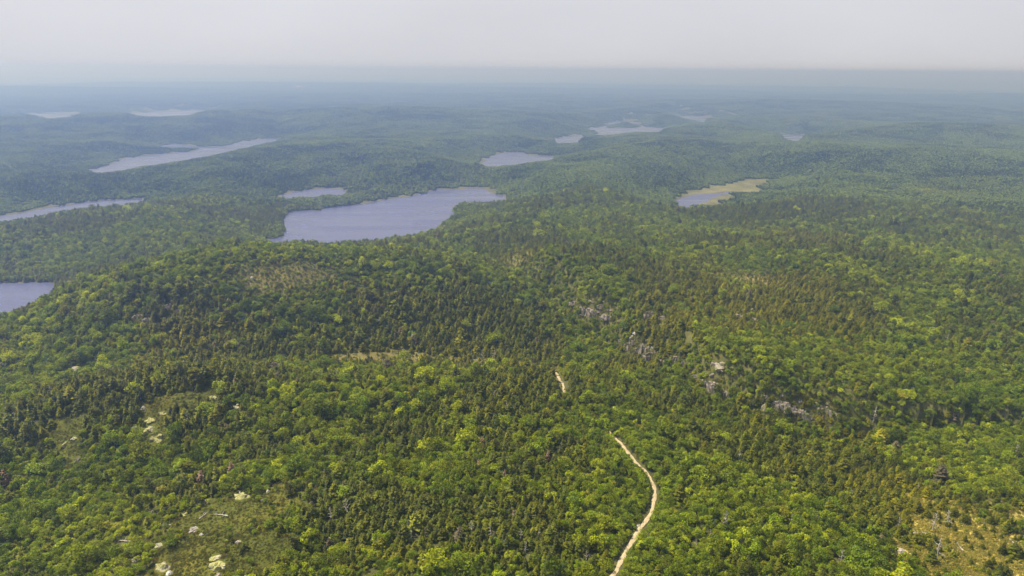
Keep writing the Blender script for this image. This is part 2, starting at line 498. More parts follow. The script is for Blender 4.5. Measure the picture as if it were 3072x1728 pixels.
def rock_mat(name, c1, c2, lichen, amount):
    m, n, l, o = mat(name)
    tc = n.new('ShaderNodeTexCoord')
    n1 = n.new('ShaderNodeTexNoise'); n1.inputs['Scale'].default_value = 0.9; n1.inputs['Detail'].default_value = 8; n1.inputs['Roughness'].default_value = 0.7
    n2 = n.new('ShaderNodeTexNoise'); n2.inputs['Scale'].default_value = 0.45; n2.inputs['Detail'].default_value = 6
    vo = n.new('ShaderNodeTexVoronoi'); vo.feature = 'DISTANCE_TO_EDGE'; vo.inputs['Scale'].default_value = 0.55
    geo = n.new('ShaderNodeNewGeometry')
    for q in (n1, n2, vo):
        l.new(geo.outputs['Position'], q.inputs['Vector'])
    r1 = n.new('ShaderNodeValToRGB')
    r1.color_ramp.elements[0].color = (*c1, 1); r1.color_ramp.elements[1].color = (*c2, 1)
    r1.color_ramp.elements[0].position = 0.33; r1.color_ramp.elements[1].position = 0.66
    l.new(n1.outputs['Fac'], r1.inputs['Fac'])
    r2 = n.new('ShaderNodeValToRGB'); r2.color_ramp.elements[0].position = 0.60 - amount * 0.3; r2.color_ramp.elements[1].position = 0.72 - amount * 0.3
    l.new(n2.outputs['Fac'], r2.inputs['Fac'])
    mx = n.new('ShaderNodeMixRGB'); mx.inputs['Color2'].default_value = (*lichen, 1)
    l.new(r2.outputs['Color'], mx.inputs['Fac']); l.new(r1.outputs['Color'], mx.inputs['Color1'])
    r3 = n.new('ShaderNodeValToRGB'); r3.color_ramp.elements[0].color = (0.35, 0.33, 0.3, 1); r3.color_ramp.elements[1].position = 0.06
    l.new(vo.outputs['Distance'], r3.inputs['Fac'])
    mu = n.new('ShaderNodeMixRGB'); mu.blend_type = 'MULTIPLY'; mu.inputs['Fac'].default_value = 0.8
    l.new(mx.outputs['Color'], mu.inputs['Color1']); l.new(r3.outputs['Color'], mu.inputs['Color2'])
    b = n.new('ShaderNodeBsdfPrincipled'); b.inputs['Roughness'].default_value = 0.9
    l.new(mu.outputs['Color'], b.inputs['Base Color'])
    bp = n.new('ShaderNodeBump'); bp.inputs['Strength'].default_value = 0.7; bp.inputs['Distance'].default_value = 0.5
    l.new(n1.outputs['Fac'], bp.inputs['Height']); l.new(bp.outputs[0], b.inputs['Normal'])
    l.new(b.outputs[0], o.inputs['Surface'])
    return m


M_GRANITE = rock_mat('granite', (0.15, 0.13, 0.12), (0.38, 0.34, 0.31), (0.20, 0.20, 0.09), 0.35)
M_LICHEN = rock_mat('lichen_rock', (0.20, 0.19, 0.14), (0.47, 0.44, 0.33), (0.27, 0.27, 0.10), 0.75)
M_CLIFF = rock_mat('cliff_rock', (0.12, 0.10, 0.097), (0.40, 0.345, 0.33), (0.16, 0.15, 0.07), 0.35)
M_WHITE = rock_mat('pale_boulder', (0.36, 0.35, 0.33), (0.62, 0.60, 0.57), (0.45, 0.43, 0.36), 0.0)

# ground: the cover colour is stored per vertex, the shader adds the grain
M_GROUND, n, l, o = mat('ground')
at = n.new('ShaderNodeAttribute'); at.attribute_name = 'cover'
geo = n.new('ShaderNodeNewGeometry')
g1 = n.new('ShaderNodeTexNoise'); g1.inputs['Scale'].default_value = 0.8; g1.inputs['Detail'].default_value = 9; g1.inputs['Roughness'].default_value = 0.75
g2 = n.new('ShaderNodeTexNoise'); g2.inputs['Scale'].default_value = 0.05; g2.inputs['Detail'].default_value = 10; g2.inputs['Roughness'].default_value = 0.7
l.new(geo.outputs['Position'], g1.inputs['Vector']); l.new(geo.outputs['Position'], g2.inputs['Vector'])
ad = n.new('ShaderNodeMath'); ad.operation = 'ADD'
l.new(g1.outputs['Fac'], ad.inputs[0]); l.new(g2.outputs['Fac'], ad.inputs[1])
mr = n.new('ShaderNodeMapRange'); mr.inputs['From Min'].default_value = 0.65; mr.inputs['From Max'].default_value = 1.35
mr.inputs['To Min'].default_value = 0.45; mr.inputs['To Max'].default_value = 1.6
l.new(ad.outputs[0], mr.inputs['Value'])
mu = n.new('ShaderNodeMixRGB'); mu.blend_type = 'MULTIPLY'; mu.inputs['Fac'].default_value = 1
l.new(at.outputs['Color'], mu.inputs['Color1']); l.new(mr.outputs[0], mu.inputs['Color2'])
b = n.new('ShaderNodeBsdfPrincipled'); b.inputs['Roughness'].default_value = 0.95; b.inputs['Specular IOR Level'].default_value = 0.1
bp = n.new('ShaderNodeBump'); bp.inputs['Strength'].default_value = 0.8; bp.inputs['Distance'].default_value = 0.6
l.new(g1.outputs['Fac'], bp.inputs['Height']); l.new(bp.outputs[0], b.inputs['Normal'])
l.new(mu.outputs['Color'], b.inputs['Base Color']); l.new(b.outputs[0], o.inputs['Surface'])

M_WATER, n, l, o = mat('lake_water')
b = n.new('ShaderNodeBsdfPrincipled')
b.inputs['Base Color'].default_value = (0.056, 0.062, 0.150, 1)
b.inputs['Roughness'].default_value = 0.20
b.inputs['IOR'].default_value = 1.33
geo = n.new('ShaderNodeNewGeometry')
mp = n.new('ShaderNodeMapping'); mp.inputs['Rotation'].default_value = (0, 0, 0.35); mp.inputs['Scale'].default_value = (0.4, 1.9, 1)
l.new(geo.outputs['Position'], mp.inputs['Vector'])
w1 = n.new('ShaderNodeTexNoise'); w1.inputs['Scale'].default_value = 0.8; w1.inputs['Detail'].default_value = 5
w2 = n.new('ShaderNodeTexNoise'); w2.inputs['Scale'].default_value = 0.02; w2.inputs['Detail'].default_value = 4
l.new(mp.outputs['Vector'], w1.inputs['Vector']); l.new(mp.outputs['Vector'], w2.inputs['Vector'])
mr = n.new('ShaderNodeMapRange'); mr.inputs['From Min'].default_value = 0.35; mr.inputs['From Max'].default_value = 0.65
mr.inputs['To Min'].default_value = 0.015; mr.inputs['To Max'].default_value = 0.10
l.new(w2.outputs['Fac'], mr.inputs['Value'])
rr_ = n.new('ShaderNodeMapRange'); rr_.inputs['From Min'].default_value = 0.38; rr_.inputs['From Max'].default_value = 0.62
rr_.inputs['To Min'].default_value = 0.16; rr_.inputs['To Max'].default_value = 0.36
l.new(w2.outputs['Fac'], rr_.inputs['Value']); l.new(rr_.outputs[0], b.inputs['Roughness'])
bp = n.new('ShaderNodeBump'); bp.inputs['Distance'].default_value = 0.12
l.new(mr.outputs[0], bp.inputs['Strength'])
l.new(w1.outputs['Fac'], bp.inputs['Height']); l.new(bp.outputs[0], b.inputs['Normal'])
l.new(b.outputs[0], o.inputs['Surface'])

M_TRACK, n, l, o = mat('sandy_track')
geo = n.new('ShaderNodeNewGeometry')
t1 = n.new('ShaderNodeTexNoise'); t1.inputs['Scale'].default_value = 0.9; t1.inputs['Detail'].default_value = 8; t1.inputs['Roughness'].default_value = 0.75
l.new(geo.outputs['Position'], t1.inputs['Vector'])
cr = n.new('ShaderNodeValToRGB')
cr.color_ramp.elements[0].position = 0.3; cr.color_ramp.elements[0].color = (0.20, 0.15, 0.09, 1)
cr.color_ramp.elements[1].position = 0.62; cr.color_ramp.elements[1].color = (0.40, 0.335, 0.215, 1)
l.new(t1.outputs['Fac'], cr.inputs['Fac'])
b = n.new('ShaderNodeBsdfPrincipled'); b.inputs['Roughness'].default_value = 0.95
l.new(cr.outputs['Color'], b.inputs['Base Color']); l.new(b.outputs[0], o.inputs['Surface'])

# ------------------------------------------------------------------ mesh building
def mesh_np(name, verts, tris, mats, leaf=None, smooth=False, matidx=None):
    me = bpy.data.meshes.new(name)
    v = np.asarray(verts, np.float32); t = np.asarray(tris, np.int32)
    k = t.shape[1]
    me.vertices.add(len(v)); me.vertices.foreach_set('co', v.ravel())
    me.loops.add(t.size); me.loops.foreach_set('vertex_index', t.ravel())
    me.polygons.add(len(t)); me.polygons.foreach_set('loop_start', np.arange(0, t.size, k, dtype=np.int32))
    me.polygons.foreach_set('loop_total', np.full(len(t), k, np.int32))
    if smooth:
        me.polygons.foreach_set('use_smooth', np.ones(len(t), bool))
    if matidx is not None:
        me.polygons.foreach_set('material_index', np.asarray(matidx, np.int32))
    for m in mats:
        me.materials.append(m)
    if leaf is not None:
        a = me.attributes.new('leaf', 'FLOAT_COLOR', 'POINT')
        a.data.foreach_set('color', np.concatenate([np.asarray(leaf, np.float32), np.ones((len(v), 1), np.float32)], 1).ravel())
    me.update(calc_edges=True)
    me.validate()
    return me


def link(name, me, parent=None):
    ob = bpy.data.objects.new(name, me)
    C.objects.link(ob)
    if parent is not None:
        ob.parent = parent
    return ob


def tag(ob, label, cat, group=None):
    ob['label'] = label
    ob['category'] = cat
    if group:
        ob['group'] = group


class Build:
    def __init__(self):
        self.v, self.t, self.c, self.m = [], [], [], []

    def quad(self, p, col, mi=0):
        k = len(self.v)
        self.v += [tuple(q) for q in p]
        self.c += [col] * 4 if not isinstance(col, list) else col
        self.t += [(k, k + 1, k + 2), (k, k + 2, k + 3)]
        self.m += [mi, mi]

    def tri(self, p, col, mi=0):
        k = len(self.v)
        self.v += [tuple(q) for q in p]
        self.c += [col] * 3 if not isinstance(col, list) else col
        self.t.append((k, k + 1, k + 2)); self.m.append(mi)

    def tube(self, pts, radii, sides=5, col=(1, 1, 1), mi=0):
        k0 = len(self.v)
        for i, p in enumerate(pts):
            p = Vector(p)
            d = (Vector(pts[min(i + 1, len(pts) - 1)]) - Vector(pts[max(i - 1, 0)])).normalized()
            a = d.orthogonal().normalized(); b_ = d.cross(a)
            for s in range(sides):
                th = 2 * math.pi * s / sides
                self.v.append(tuple(p + (a * math.cos(th) + b_ * math.sin(th)) * radii[i])); self.c.append(col)
        for i in range(len(pts) - 1):
            for s in range(sides):
                a0 = k0 + i * sides + s; a1 = k0 + i * sides + (s + 1) % sides
                self.t += [(a0, a1, a1 + sides), (a0, a1 + sides, a0 + sides)]
                self.m += [mi, mi]

    def mesh(self, name, mats):
        return mesh_np(name, self.v, self.t, mats, self.c, matidx=self.m)


def spruce(seed, wide=0.25, ragged=0.25, whorls=13):
    """unit-height spruce: crown of drooping boughs in whorls, trunk"""
    r = random.Random(seed)
    cr, tk = Build(), Build()
    tk.tube([(0, 0, -0.05), (0.004, 0, 0.4), (0, 0.003, 0.97)], [0.018, 0.012, 0.003], 5)
    ph = 0
    for i in range(whorls):
        f = i / (whorls - 1)
        z = 0.07 + 0.88 * f ** 0.95
        L = wide * (1 - f) ** 0.72 * (0.62 if i == 0 else 1) + 0.018
        nb = max(4, int(9 - 4.5 * f))
        ph += 0.7
        for k in range(nb):
            th = ph + 2 * math.pi * k / nb + r.uniform(-0.3, 0.3)
            ln = L * (1 - ragged + 2 * ragged * r.random())
            if r.random() < 0.05:
                continue
            zz = z + r.uniform(-0.02, 0.02)
            dx, dy = math.cos(th), math.sin(th)
            droop = 0.25 * (1 - f) + 0.02
            w = ln * r.uniform(0.42, 0.62) + 0.012
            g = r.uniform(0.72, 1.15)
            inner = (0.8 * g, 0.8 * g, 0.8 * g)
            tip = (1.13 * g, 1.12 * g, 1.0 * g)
            a = Vector((dx * 0.01, dy * 0.01, zz + 0.02))
            mid = Vector((dx * ln * 0.6, dy * ln * 0.6, zz - droop * ln * 0.35))
            end = Vector((dx * ln, dy * ln, zz - droop * ln + r.uniform(0.0, 0.02)))
            pv = Vector((-dy, dx, 0)) * w * 0.5
            dn = Vector((0, 0, -0.028 - 0.1 * ln))
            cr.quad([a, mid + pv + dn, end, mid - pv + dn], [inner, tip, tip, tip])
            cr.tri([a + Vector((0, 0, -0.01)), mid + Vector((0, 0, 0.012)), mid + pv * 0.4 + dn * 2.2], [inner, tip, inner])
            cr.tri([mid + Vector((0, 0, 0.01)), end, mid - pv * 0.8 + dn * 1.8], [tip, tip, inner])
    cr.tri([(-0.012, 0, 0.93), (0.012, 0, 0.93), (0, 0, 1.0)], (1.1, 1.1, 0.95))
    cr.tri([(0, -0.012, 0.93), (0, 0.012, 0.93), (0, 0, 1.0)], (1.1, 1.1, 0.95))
    return cr, tk


def broadleaf(seed, width=0.40, lobes=8, leaves=64, low=0.28, flat=0.8):
    """unit-height broadleaf tree: leafy lobes on limbs"""
    r = random.Random(seed)
    cr, tk = Build(), Build()
    fork = Vector((r.uniform(-0.02, 0.02), r.uniform(-0.02, 0.02), 0.30))
    tk.tube([(0, 0, -0.05), (0.01, 0, 0.15), fork], [0.026, 0.021, 0.017], 6)
    for k in range(lobes):
        th = 2 * math.pi * k / lobes * 1.618 * 2 + r.uniform(-0.4, 0.4)
        f = (k + 0.5) / lobes
        rad = width * math.sqrt(1 - (f * 0.98) ** 2) * r.uniform(0.55, 0.8)
        zc = low + 0.12 + (0.84 - low - 0.12) * f ** 0.85 + r.uniform(-0.04, 0.04)
        c = Vector((math.cos(th) * rad, math.sin(th) * rad, zc))
        lr = width * r.uniform(0.36, 0.55)
        tk.tube([fork, (fork + c) * 0.5 + Vector((0, 0, 0.03)), c], [0.012, 0.008, 0.003], 4)
        tone = r.uniform(0.85, 1.15)
        for q in range(leaves):
            u = r.uniform(-0.75, 1); ph = r.uniform(0, 2 * math.pi); s = math.sqrt(max(0, 1 - u * u))
            nrm = Vector((s * math.cos(ph), s * math.sin(ph), u))
            depth = r.uniform(0.62, 1.08)
            p = c + Vector((nrm.x * lr, nrm.y * lr, nrm.z * lr * flat)) * depth
            p.z = min(p.z, 0.99)
            d = (nrm + Vector((r.gauss(0, 0.55), r.gauss(0, 0.55), r.gauss(0.25, 0.5)))).normalized()
            a = d.orthogonal().normalized(); a.rotate(Matrix.Rotation(r.uniform(0, 6.28), 3, d)); b_ = d.cross(a)
            sz = r.uniform(0.028, 0.055)
            g = tone * r.uniform(0.75, 1.25)
            warm = r.uniform(-0.08, 0.12)
            col = (g * (1 + warm), g, g * (1 - warm))
            cr.quad([p - a * sz, p - b_ * sz * 0.7, p + a * sz, p + b_ * sz * 0.7 + d * sz * 0.3], col)
    return cr, tk


def pine(seed):
    """unit-height white pine: flat plates of needles on long level limbs"""
    r = random.Random(seed)
    cr, tk = Build(), Build()
    tk.tube([(0, 0, -0.05), (0.01, 0.005, 0.5), (0, 0, 0.96)], [0.022, 0.015, 0.004], 6)
    for i in range(10):
        f = i / 9
        z = 0.30 + 0.66 * f
        for k in range(4 if f < 0.8 else 3):
            th = r.uniform(0, 6.28)
            ln = (0.24 * (1 - 0.7 * f) + 0.03) * r.uniform(0.6, 1.25)
            e = Vector((math.cos(th) * ln, math.sin(th) * ln, z + 0.03))
            tk.tube([(0, 0, z - 0.02), e], [0.006, 0.002], 3)
            g = r.uniform(0.8, 1.2)
            for q in range(9):
                t = r.uniform(0.35, 1.1)
                p = Vector((e.x * t, e.y * t, z + 0.03 * t)) + Vector((r.gauss(0, 0.028), r.gauss(0, 0.028), r.gauss(0.006, 0.01)))
                a = Vector((r.gauss(0, 1), r.gauss(0, 1), 0.3)).normalized(); d = Vector((r.gauss(0, .3), r.gauss(0, .3), 1)).normalized(); b_ = d.cross(a).normalized()
                sz = r.uniform(0.022, 0.045)
                v = g * r.uniform(0.8, 1.2)
                cr.quad([p - a * sz, p - b_ * sz * 0.6, p + a * sz + d * sz * .4, p + b_ * sz * 0.6], (v, v, v))
    return cr, tk


def snag(seed, limbs=11, needle=False):
    r = random.Random(seed)
    cr, tk = Build(), Build()
    bend = r.uniform(-0.03, 0.03)
    tk.tube([(0, 0, -0.05), (bend, 0, 0.5), (bend * 0.5, 0.01, 1.0)], [0.034, 0.024, 0.010], 6)
    for i in range(limbs):
        f = 0.22 + 0.72 * i / limbs
        th = i * 2.4 + r.uniform(-.4, .4)
        ln = (0.26 * (1.15 - f)) * r.uniform(0.6, 1.3)
        s = Vector((bend * (1 - abs(2 * f - 1)), 0, f))
        e = s + Vector((math.cos(th) * ln, math.sin(th) * ln, r.uniform(-0.02, 0.13)))
        m_ = (s + e) * 0.5 + Vector((0, 0, 0.015))
        cr.tube([s, m_, e], [0.015, 0.011, 0.006], 4)
        for q in range(3):
            t = r.uniform(0.35, 0.95); p = s.lerp(e, t)
            cr.tube([p, p + Vector((r.gauss(0, .05), r.gauss(0, .05), r.uniform(0, .06)))], [0.008, 0.004], 3)
    return cr, tk


PROTO_COL = {}


def make_proto(kind, builds, mf):
    """joined low-cost trees for the unbroken woods; crown and trunk meshes for the single trees"""
    col = bpy.data.collections.new(kind)
    parts = []
    for i, (cr, tk) in enumerate(builds):
        j = Build()
        j.v = cr.v + tk.v; j.c = cr.c + tk.c
        off = len(cr.v)
        j.t = cr.t + [(a + off, b2 + off, c2 + off) for a, b2, c2 in tk.t]
        j.m = [0] * len(cr.t) + [1] * len(tk.t)
        ob = bpy.data.objects.new(f'{kind}_{i:02d}', j.mesh(f'{kind}_{i:02d}', [mf, M_BARK]))
        col.objects.link(ob)
        parts.append((cr.mesh(f'{kind}_crown', [mf]), tk.mesh(f'{kind}_trunk', [M_BARK])))
    PROTO_COL[kind] = col
    return parts


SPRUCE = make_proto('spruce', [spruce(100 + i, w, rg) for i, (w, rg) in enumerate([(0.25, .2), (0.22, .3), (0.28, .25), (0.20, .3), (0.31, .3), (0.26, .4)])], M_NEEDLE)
LEAFY = make_proto('leafy', [broadleaf(200 + i, w, lb, lv, lo, fl) for i, (w, lb, lv, lo, fl) in enumerate(
    [(0.40, 8, 62, .25, .8), (0.34, 7, 66, .3, .95), (0.46, 9, 60, .22, .75), (0.38, 6, 75, .2, .85), (0.31, 7, 60, .25, 1.0), (0.43, 10, 52, .28, .7)])], M_LEAF)
PINE = make_proto('pine', [pine(300 + i) for i in range(3)], M_NEEDLE)


def shrub(seed):
    r = random.Random(seed)
    b_ = Build()
    for q in range(46):
        u = r.uniform(0.0, 1); ph = r.uniform(0, 6.28); s = math.sqrt(1 - u * u)
        rad = r.uniform(0.5, 1.0) * r.choice([0.8, 1, 1.15])
        p = Vector((s * math.cos(ph) * rad, s * math.sin(ph) * rad, 0.08 + u * rad * 0.75))
        d = (p + Vector((r.gauss(0, .5), r.gauss(0, .5), .4 + r.gauss(0, .4)))).normalized()
        a = d.orthogonal().normalized(); a.rotate(Matrix.Rotation(r.uniform(0, 6.28), 3, d)); c2 = d.cross(a)
        sz = r.uniform(.13, .27); g = r.uniform(.7, 1.3)
        b_.quad([p - a * sz, p - c2 * sz * .7, p + a * sz, p + c2 * sz * .7], (g * r.uniform(.95, 1.1), g, g))
    return b_


col = bpy.data.collections.new('shrub')
for i in range(4):
    col.objects.link(bpy.data.objects.new(f'shrub_{i:02d}', shrub(400 + i).mesh('shrub', [M_LEAF])))
PROTO_COL['shrub'] = col


def patch(kind, seed, size, n, cone, hmean, light):
    """a block of distant woods: many small crowns on one square of ground"""
    r = random.Random(seed)
    b_ = Build()
    for k in range(n):
        x, y = r.uniform(-.56, .56) * size, r.uniform(-.56, .56) * size
        con = r.random() < cone
        h = hmean * r.uniform(.6, 1.35)
        g = r.uniform(.62, 1.3)
        if con:
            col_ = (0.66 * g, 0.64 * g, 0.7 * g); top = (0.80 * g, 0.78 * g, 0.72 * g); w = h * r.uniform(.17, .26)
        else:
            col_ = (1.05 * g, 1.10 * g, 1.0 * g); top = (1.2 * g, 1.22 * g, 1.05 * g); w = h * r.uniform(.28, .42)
        S_ = 5 if light else 4
        ph = r.uniform(0, 6.28)
        base = Vector((x, y, 0))
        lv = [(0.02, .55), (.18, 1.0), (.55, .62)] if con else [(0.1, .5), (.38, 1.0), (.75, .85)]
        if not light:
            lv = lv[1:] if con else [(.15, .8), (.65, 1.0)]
        rings = []
        for (zf, wf) in lv:
            ring = []
            for s in range(S_):
                th = ph + 2 * math.pi * s / S_
                q = w * wf * r.uniform(.65, 1.3)
                ring.append(base + Vector((math.cos(th) * q, math.sin(th) * q, h * (zf + r.uniform(-.06, .06)))))
            rings.append(ring)
        apex = base + Vector((r.uniform(-.1, .1) * w, r.uniform(-.1, .1) * w, h))
        for a, c2 in zip(rings[:-1], rings[1:]):
            for s in range(S_):
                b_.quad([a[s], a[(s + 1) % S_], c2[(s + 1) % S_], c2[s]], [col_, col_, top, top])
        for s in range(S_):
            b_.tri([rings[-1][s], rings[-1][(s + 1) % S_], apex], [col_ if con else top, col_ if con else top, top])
    return b_


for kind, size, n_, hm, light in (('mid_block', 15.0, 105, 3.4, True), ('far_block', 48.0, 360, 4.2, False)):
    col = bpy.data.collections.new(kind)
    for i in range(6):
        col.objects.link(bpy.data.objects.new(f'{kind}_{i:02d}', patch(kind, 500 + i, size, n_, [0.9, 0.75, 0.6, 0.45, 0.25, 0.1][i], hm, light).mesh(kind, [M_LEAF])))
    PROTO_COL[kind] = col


def scatter(name, kind, x, y, z, rot, scl, idx, tint, label, cat):
    me = bpy.data.meshes.new(name)
    n_ = len(x)
    me.vertices.add(n_)
    me.vertices.foreach_set('co', np.stack([x, y, z], 1).astype(np.float32).ravel())
    for nm, ty, arr, key in (('rot', 'FLOAT_VECTOR', rot, 'vector'), ('scl', 'FLOAT_VECTOR', scl, 'vector'), ('tint', 'FLOAT_VECTOR', tint, 'vector'), ('pick', 'INT', idx, 'value')):
        a = me.attributes.new(nm, ty, 'POINT')
        a.data.foreach_set(key, np.asarray(arr, np.int32 if ty == 'INT' else np.float32).ravel())
    ob = link(name, me)
    ng = bpy.data.node_groups.new(name, 'GeometryNodeTree')
    ng.interface.new_socket('Geometry', in_out='INPUT', socket_type='NodeSocketGeometry')
    ng.interface.new_socket('Geometry', in_out='OUTPUT', socket_type='NodeSocketGeometry')
    N, L = ng.nodes, ng.links
    gi, go = N.new('NodeGroupInput'), N.new('NodeGroupOutput')
    ci = N.new('GeometryNodeCollectionInfo'); ci.inputs['Collection'].default_value = PROTO_COL[kind]
    ci.inputs['Separate Children'].default_value = True; ci.inputs['Reset Children'].default_value = True
    ip = N.new('GeometryNodeInstanceOnPoints'); ip.inputs['Pick Instance'].default_value = True

    def attr(nm, ty):
        q = N.new('GeometryNodeInputNamedAttribute'); q.data_type = ty; q.inputs['Name'].default_value = nm
        return q.outputs['Attribute']
    L.new(gi.outputs[0], ip.inputs['Points']); L.new(ci.outputs[0], ip.inputs['Instance'])
    L.new(attr('pick', 'INT'), ip.inputs['Instance Index'])
    e2r = N.new('FunctionNodeEulerToRotation')
    L.new(attr('rot', 'FLOAT_VECTOR'), e2r.inputs[0]); L.new(e2r.outputs[0], ip.inputs['Rotation'])
    L.new(attr('scl', 'FLOAT_VECTOR'), ip.inputs['Scale'])
    L.new(ip.outputs[0], go.inputs[0])
    md = ob.modifiers.new('woods', 'NODES'); md.node_group = ng
    tag(ob, label, cat)
    ob['kind'] = 'stuff'
    return ob


# ------------------------------------------------------------------ ground sheet
gx, gy = GX.ravel(), GY.ravel()
con, hf, op, ye, warm, scr = cover(gx, gy)
nn = fbm(gx / 30, gy / 30, 91, 4)[:, None]
far = sstep(5200, 7500, np.hypot(gx, gy))[:, None]
floor_c = np.array([0.070, 0.072, 0.026]) * (1 + 0.4 * nn)
heath = np.array([0.150, 0.128, 0.046]) * (1 + 0.5 * nn)
meadow = np.array([0.068, 0.076, 0.013]) * (1 + 0.5 * nn) + np.array([0.05, 0.02, 0.0]) * np.clip(fbm(gx / 17, gy / 17, 92, 3), 0, 1)[:, None]
straw = np.array([0.38, 0.31, 0.08]) * (1 + 0.5 * nn)
canopy = (np.array([0.045, 0.058, 0.014]) * con[:, None] + np.array([0.080, 0.105, 0.018]) * (1 - con[:, None])) * (1 + 0.8 * fbm(gx / 240, gy / 160, 93, 5)[:, None])
colr = floor_c * (1 - far) + canopy * far
colr = colr + (heath - colr) * np.clip(scr, 0, 1)[:, None] * 0.8
colr = colr + (meadow - colr) * np.clip(op * 1.6, 0, 1)[:, None]
colr = colr + (straw - colr) * np.clip(ye * 1.3, 0, 1)[:, None]
sed = poly_dist(gx, gy, SEDGE)
sedge_w = sstep(6, -4, sed + 5 * perlin(gx / 20, gy / 20, 95))[:, None]
sedge_c = np.array([0.105, 0.104, 0.048]) * (1 + 0.9 * fbm(gx / 30, gy / 22, 94, 4)[:, None]) + np.array([0.05, 0.035, 0.012]) * np.clip(fbm(gx / 60, gy / 40, 96, 3), 0, 1)[:, None]
colr = colr + (sedge_c - colr) * sedge_w
pale = np.clip(zsum(Z_PALE, gx, gy) * 1.5, 0, 1)[:, None]
colr = colr + (np.array([0.30, 0.25, 0.19]) - colr) * pale
shore = (sstep(6, 1, GLD.ravel()) * (GLD.ravel() > -1))[:, None]
colr = colr + (np.array([0.09, 0.08, 0.07]) - colr) * shore * 0.7
scp = line_dist(gx, gy, SCARP)[0]
colr = colr + (heath * np.array([.62, .72, .6]) - colr) * np.exp(-(scp / 22) ** 2)[:, None] * .8
colr = np.clip(colr, 0.006, 0.8)

nr, na = GX.shape
verts = np.stack([gx, gy, GZ.ravel()], 1)
i0 = (np.arange(nr - 1)[:, None] * na + np.arange(na)[None, :])
i1 = (np.arange(nr - 1)[:, None] * na + (np.arange(na)[None, :] + 1) % na)
quads = np.stack([i0, i0 + na, i1 + na, i1], -1).reshape(-1, 4)
me = mesh_np('ground', verts, quads, [M_GROUND], smooth=True)
a = me.attributes.new('cover', 'FLOAT_COLOR', 'POINT')
a.data.foreach_set('color', np.concatenate([colr, np.ones((len(colr), 1))], 1).astype(np.float32).ravel())
ground = link('ground', me)
ground['kind'] = 'structure'

for name, poly in LK:
    P = np.array(poly)
    nv = len(P)
    # widen a little under the banks so that the ground itself draws the shore line
    area = 0.5 * np.sum(P[:, 0] * np.roll(P[:, 1], -1) - np.roll(P[:, 0], -1) * P[:, 1])
    if area < 0:
        P = P[::-1]
    e = np.roll(P, -1, 0) - P
    nrm = np.stack([e[:, 1], -e[:, 0]], 1) / (np.linalg.norm(e, axis=1)[:, None] + 1e-6)
    vn = nrm + np.roll(nrm, 1, 0)
    vn /= np.linalg.norm(vn, axis=1)[:, None] + 1e-6
    P2 = P + vn * np.clip(np.hypot(P[:, 0], P[:, 1]) / 900, .6, 3)[:, None] * 7.0
    bm = bmesh.new()
    f = bm.faces.new([bm.verts.new((p[0], p[1], LAKE_Z)) for p in P2])
    bmesh.ops.triangulate(bm, faces=[f])
    me = bpy.data.meshes.new('lake')
    bm.to_mesh(me); bm.free()
    me.materials.append(M_WATER)
    ob = link('lake_water', me)
    ob['kind'] = 'structure'
    ob['label'] = name

# dirt track
cl = np.array(smooth_line(TRACK, 8))
tan = np.gradient(cl, axis=0)
tan /= np.linalg.norm(tan, axis=1)[:, None] + 1e-9
side = np.stack([tan[:, 1], -tan[:, 0]], 1)
wid = 0.54 + 0.26 * perlin(cl[:, 0] / 6, cl[:, 1] / 6, 120)
rows = []
for k, o_ in enumerate((-1.15, -0.55, 0, 0.55, 1.15)):
    jit = 0.22 * perlin(cl[:, 0] / 2.2 + 31 * k, cl[:, 1] / 2.2, 121) if abs(o_) > 1 else 0
    p = cl + side * (wid * o_ + jit)[:, None] if np.ndim(jit) else cl + side * (wid * o_)[:, None]
    zz = ground_z(p[:, 0], p[:, 1]) + (0.10 if abs(o_) > 1 else 0.16 if abs(o_) > .3 else 0.21)
    rows.append(np.stack([p[:, 0], p[:, 1], zz], 1))
V = np.stack(rows, 1).reshape(-1, 3)
nq = len(cl)
ii = (np.arange(nq - 1)[:, None] * 5 + np.arange(4)[None, :])
Q = np.stack([ii, ii + 1, ii + 6, ii + 5], -1).reshape(-1, 4)
track = link('dirt_track', mesh_np('dirt_track', V, Q, [M_TRACK], smooth=True))
track['kind'] = 'structure'
CLR_TRACK = list(map(tuple, cl[::4]))
N_LOW = len(TRACK_LOW)

# ------------------------------------------------------------------ rocks
def rock_mesh(seed):
    """angular bedrock: a few overlapping blocks cut by planes, roughened, with split faces"""
    r = random.Random(seed)
    bm = bmesh.new()
    for blk in range(5):
        ret = bmesh.ops.create_icosphere(bm, subdivisions=3, radius=1.0)
        vs_ = ret['verts']
        planes = [(Vector((r.gauss(0, 1), r.gauss(0, 1), r.gauss(0.2, .7))).normalized(), r.uniform(0.42, 0.85)) for _ in range(11)]
        sc_ = (r.uniform(.35, .7), r.uniform(.35, .7), r.uniform(.45, 1.0)) if blk else (.75, .8, .75)
        off = Vector((r.uniform(-.6, .6), r.uniform(-.5, .5), r.uniform(-.25, .1))) if blk else Vector((0, 0, 0))
        th = r.uniform(0, 6.28)
        P = np.array([v.co for v in vs_])
        nz = fbm(P[:, 0] * 2.6 + seed + blk, P[:, 1] * 2.6 + P[:, 2] * 3.1, seed + blk, 4)
        for v, q in zip(vs_, nz):
            c = v.co.copy()
            for nn_, d in planes:
                ex = c.dot(nn_) - d
                if ex > 0:
                    c = c - nn_ * ex
            c = c * (1 + 0.22 * q)
            x_, y_ = c.x * sc_[0], c.y * sc_[1]
            v.co = Vector((x_ * math.cos(th) - y_ * math.sin(th), x_ * math.sin(th) + y_ * math.cos(th), c.z * sc_[2])) + off
            v.co.z = max(v.co.z, -0.6)
    me = bpy.data.meshes.new('rock')
    bm.to_mesh(me); bm.free()
    return me


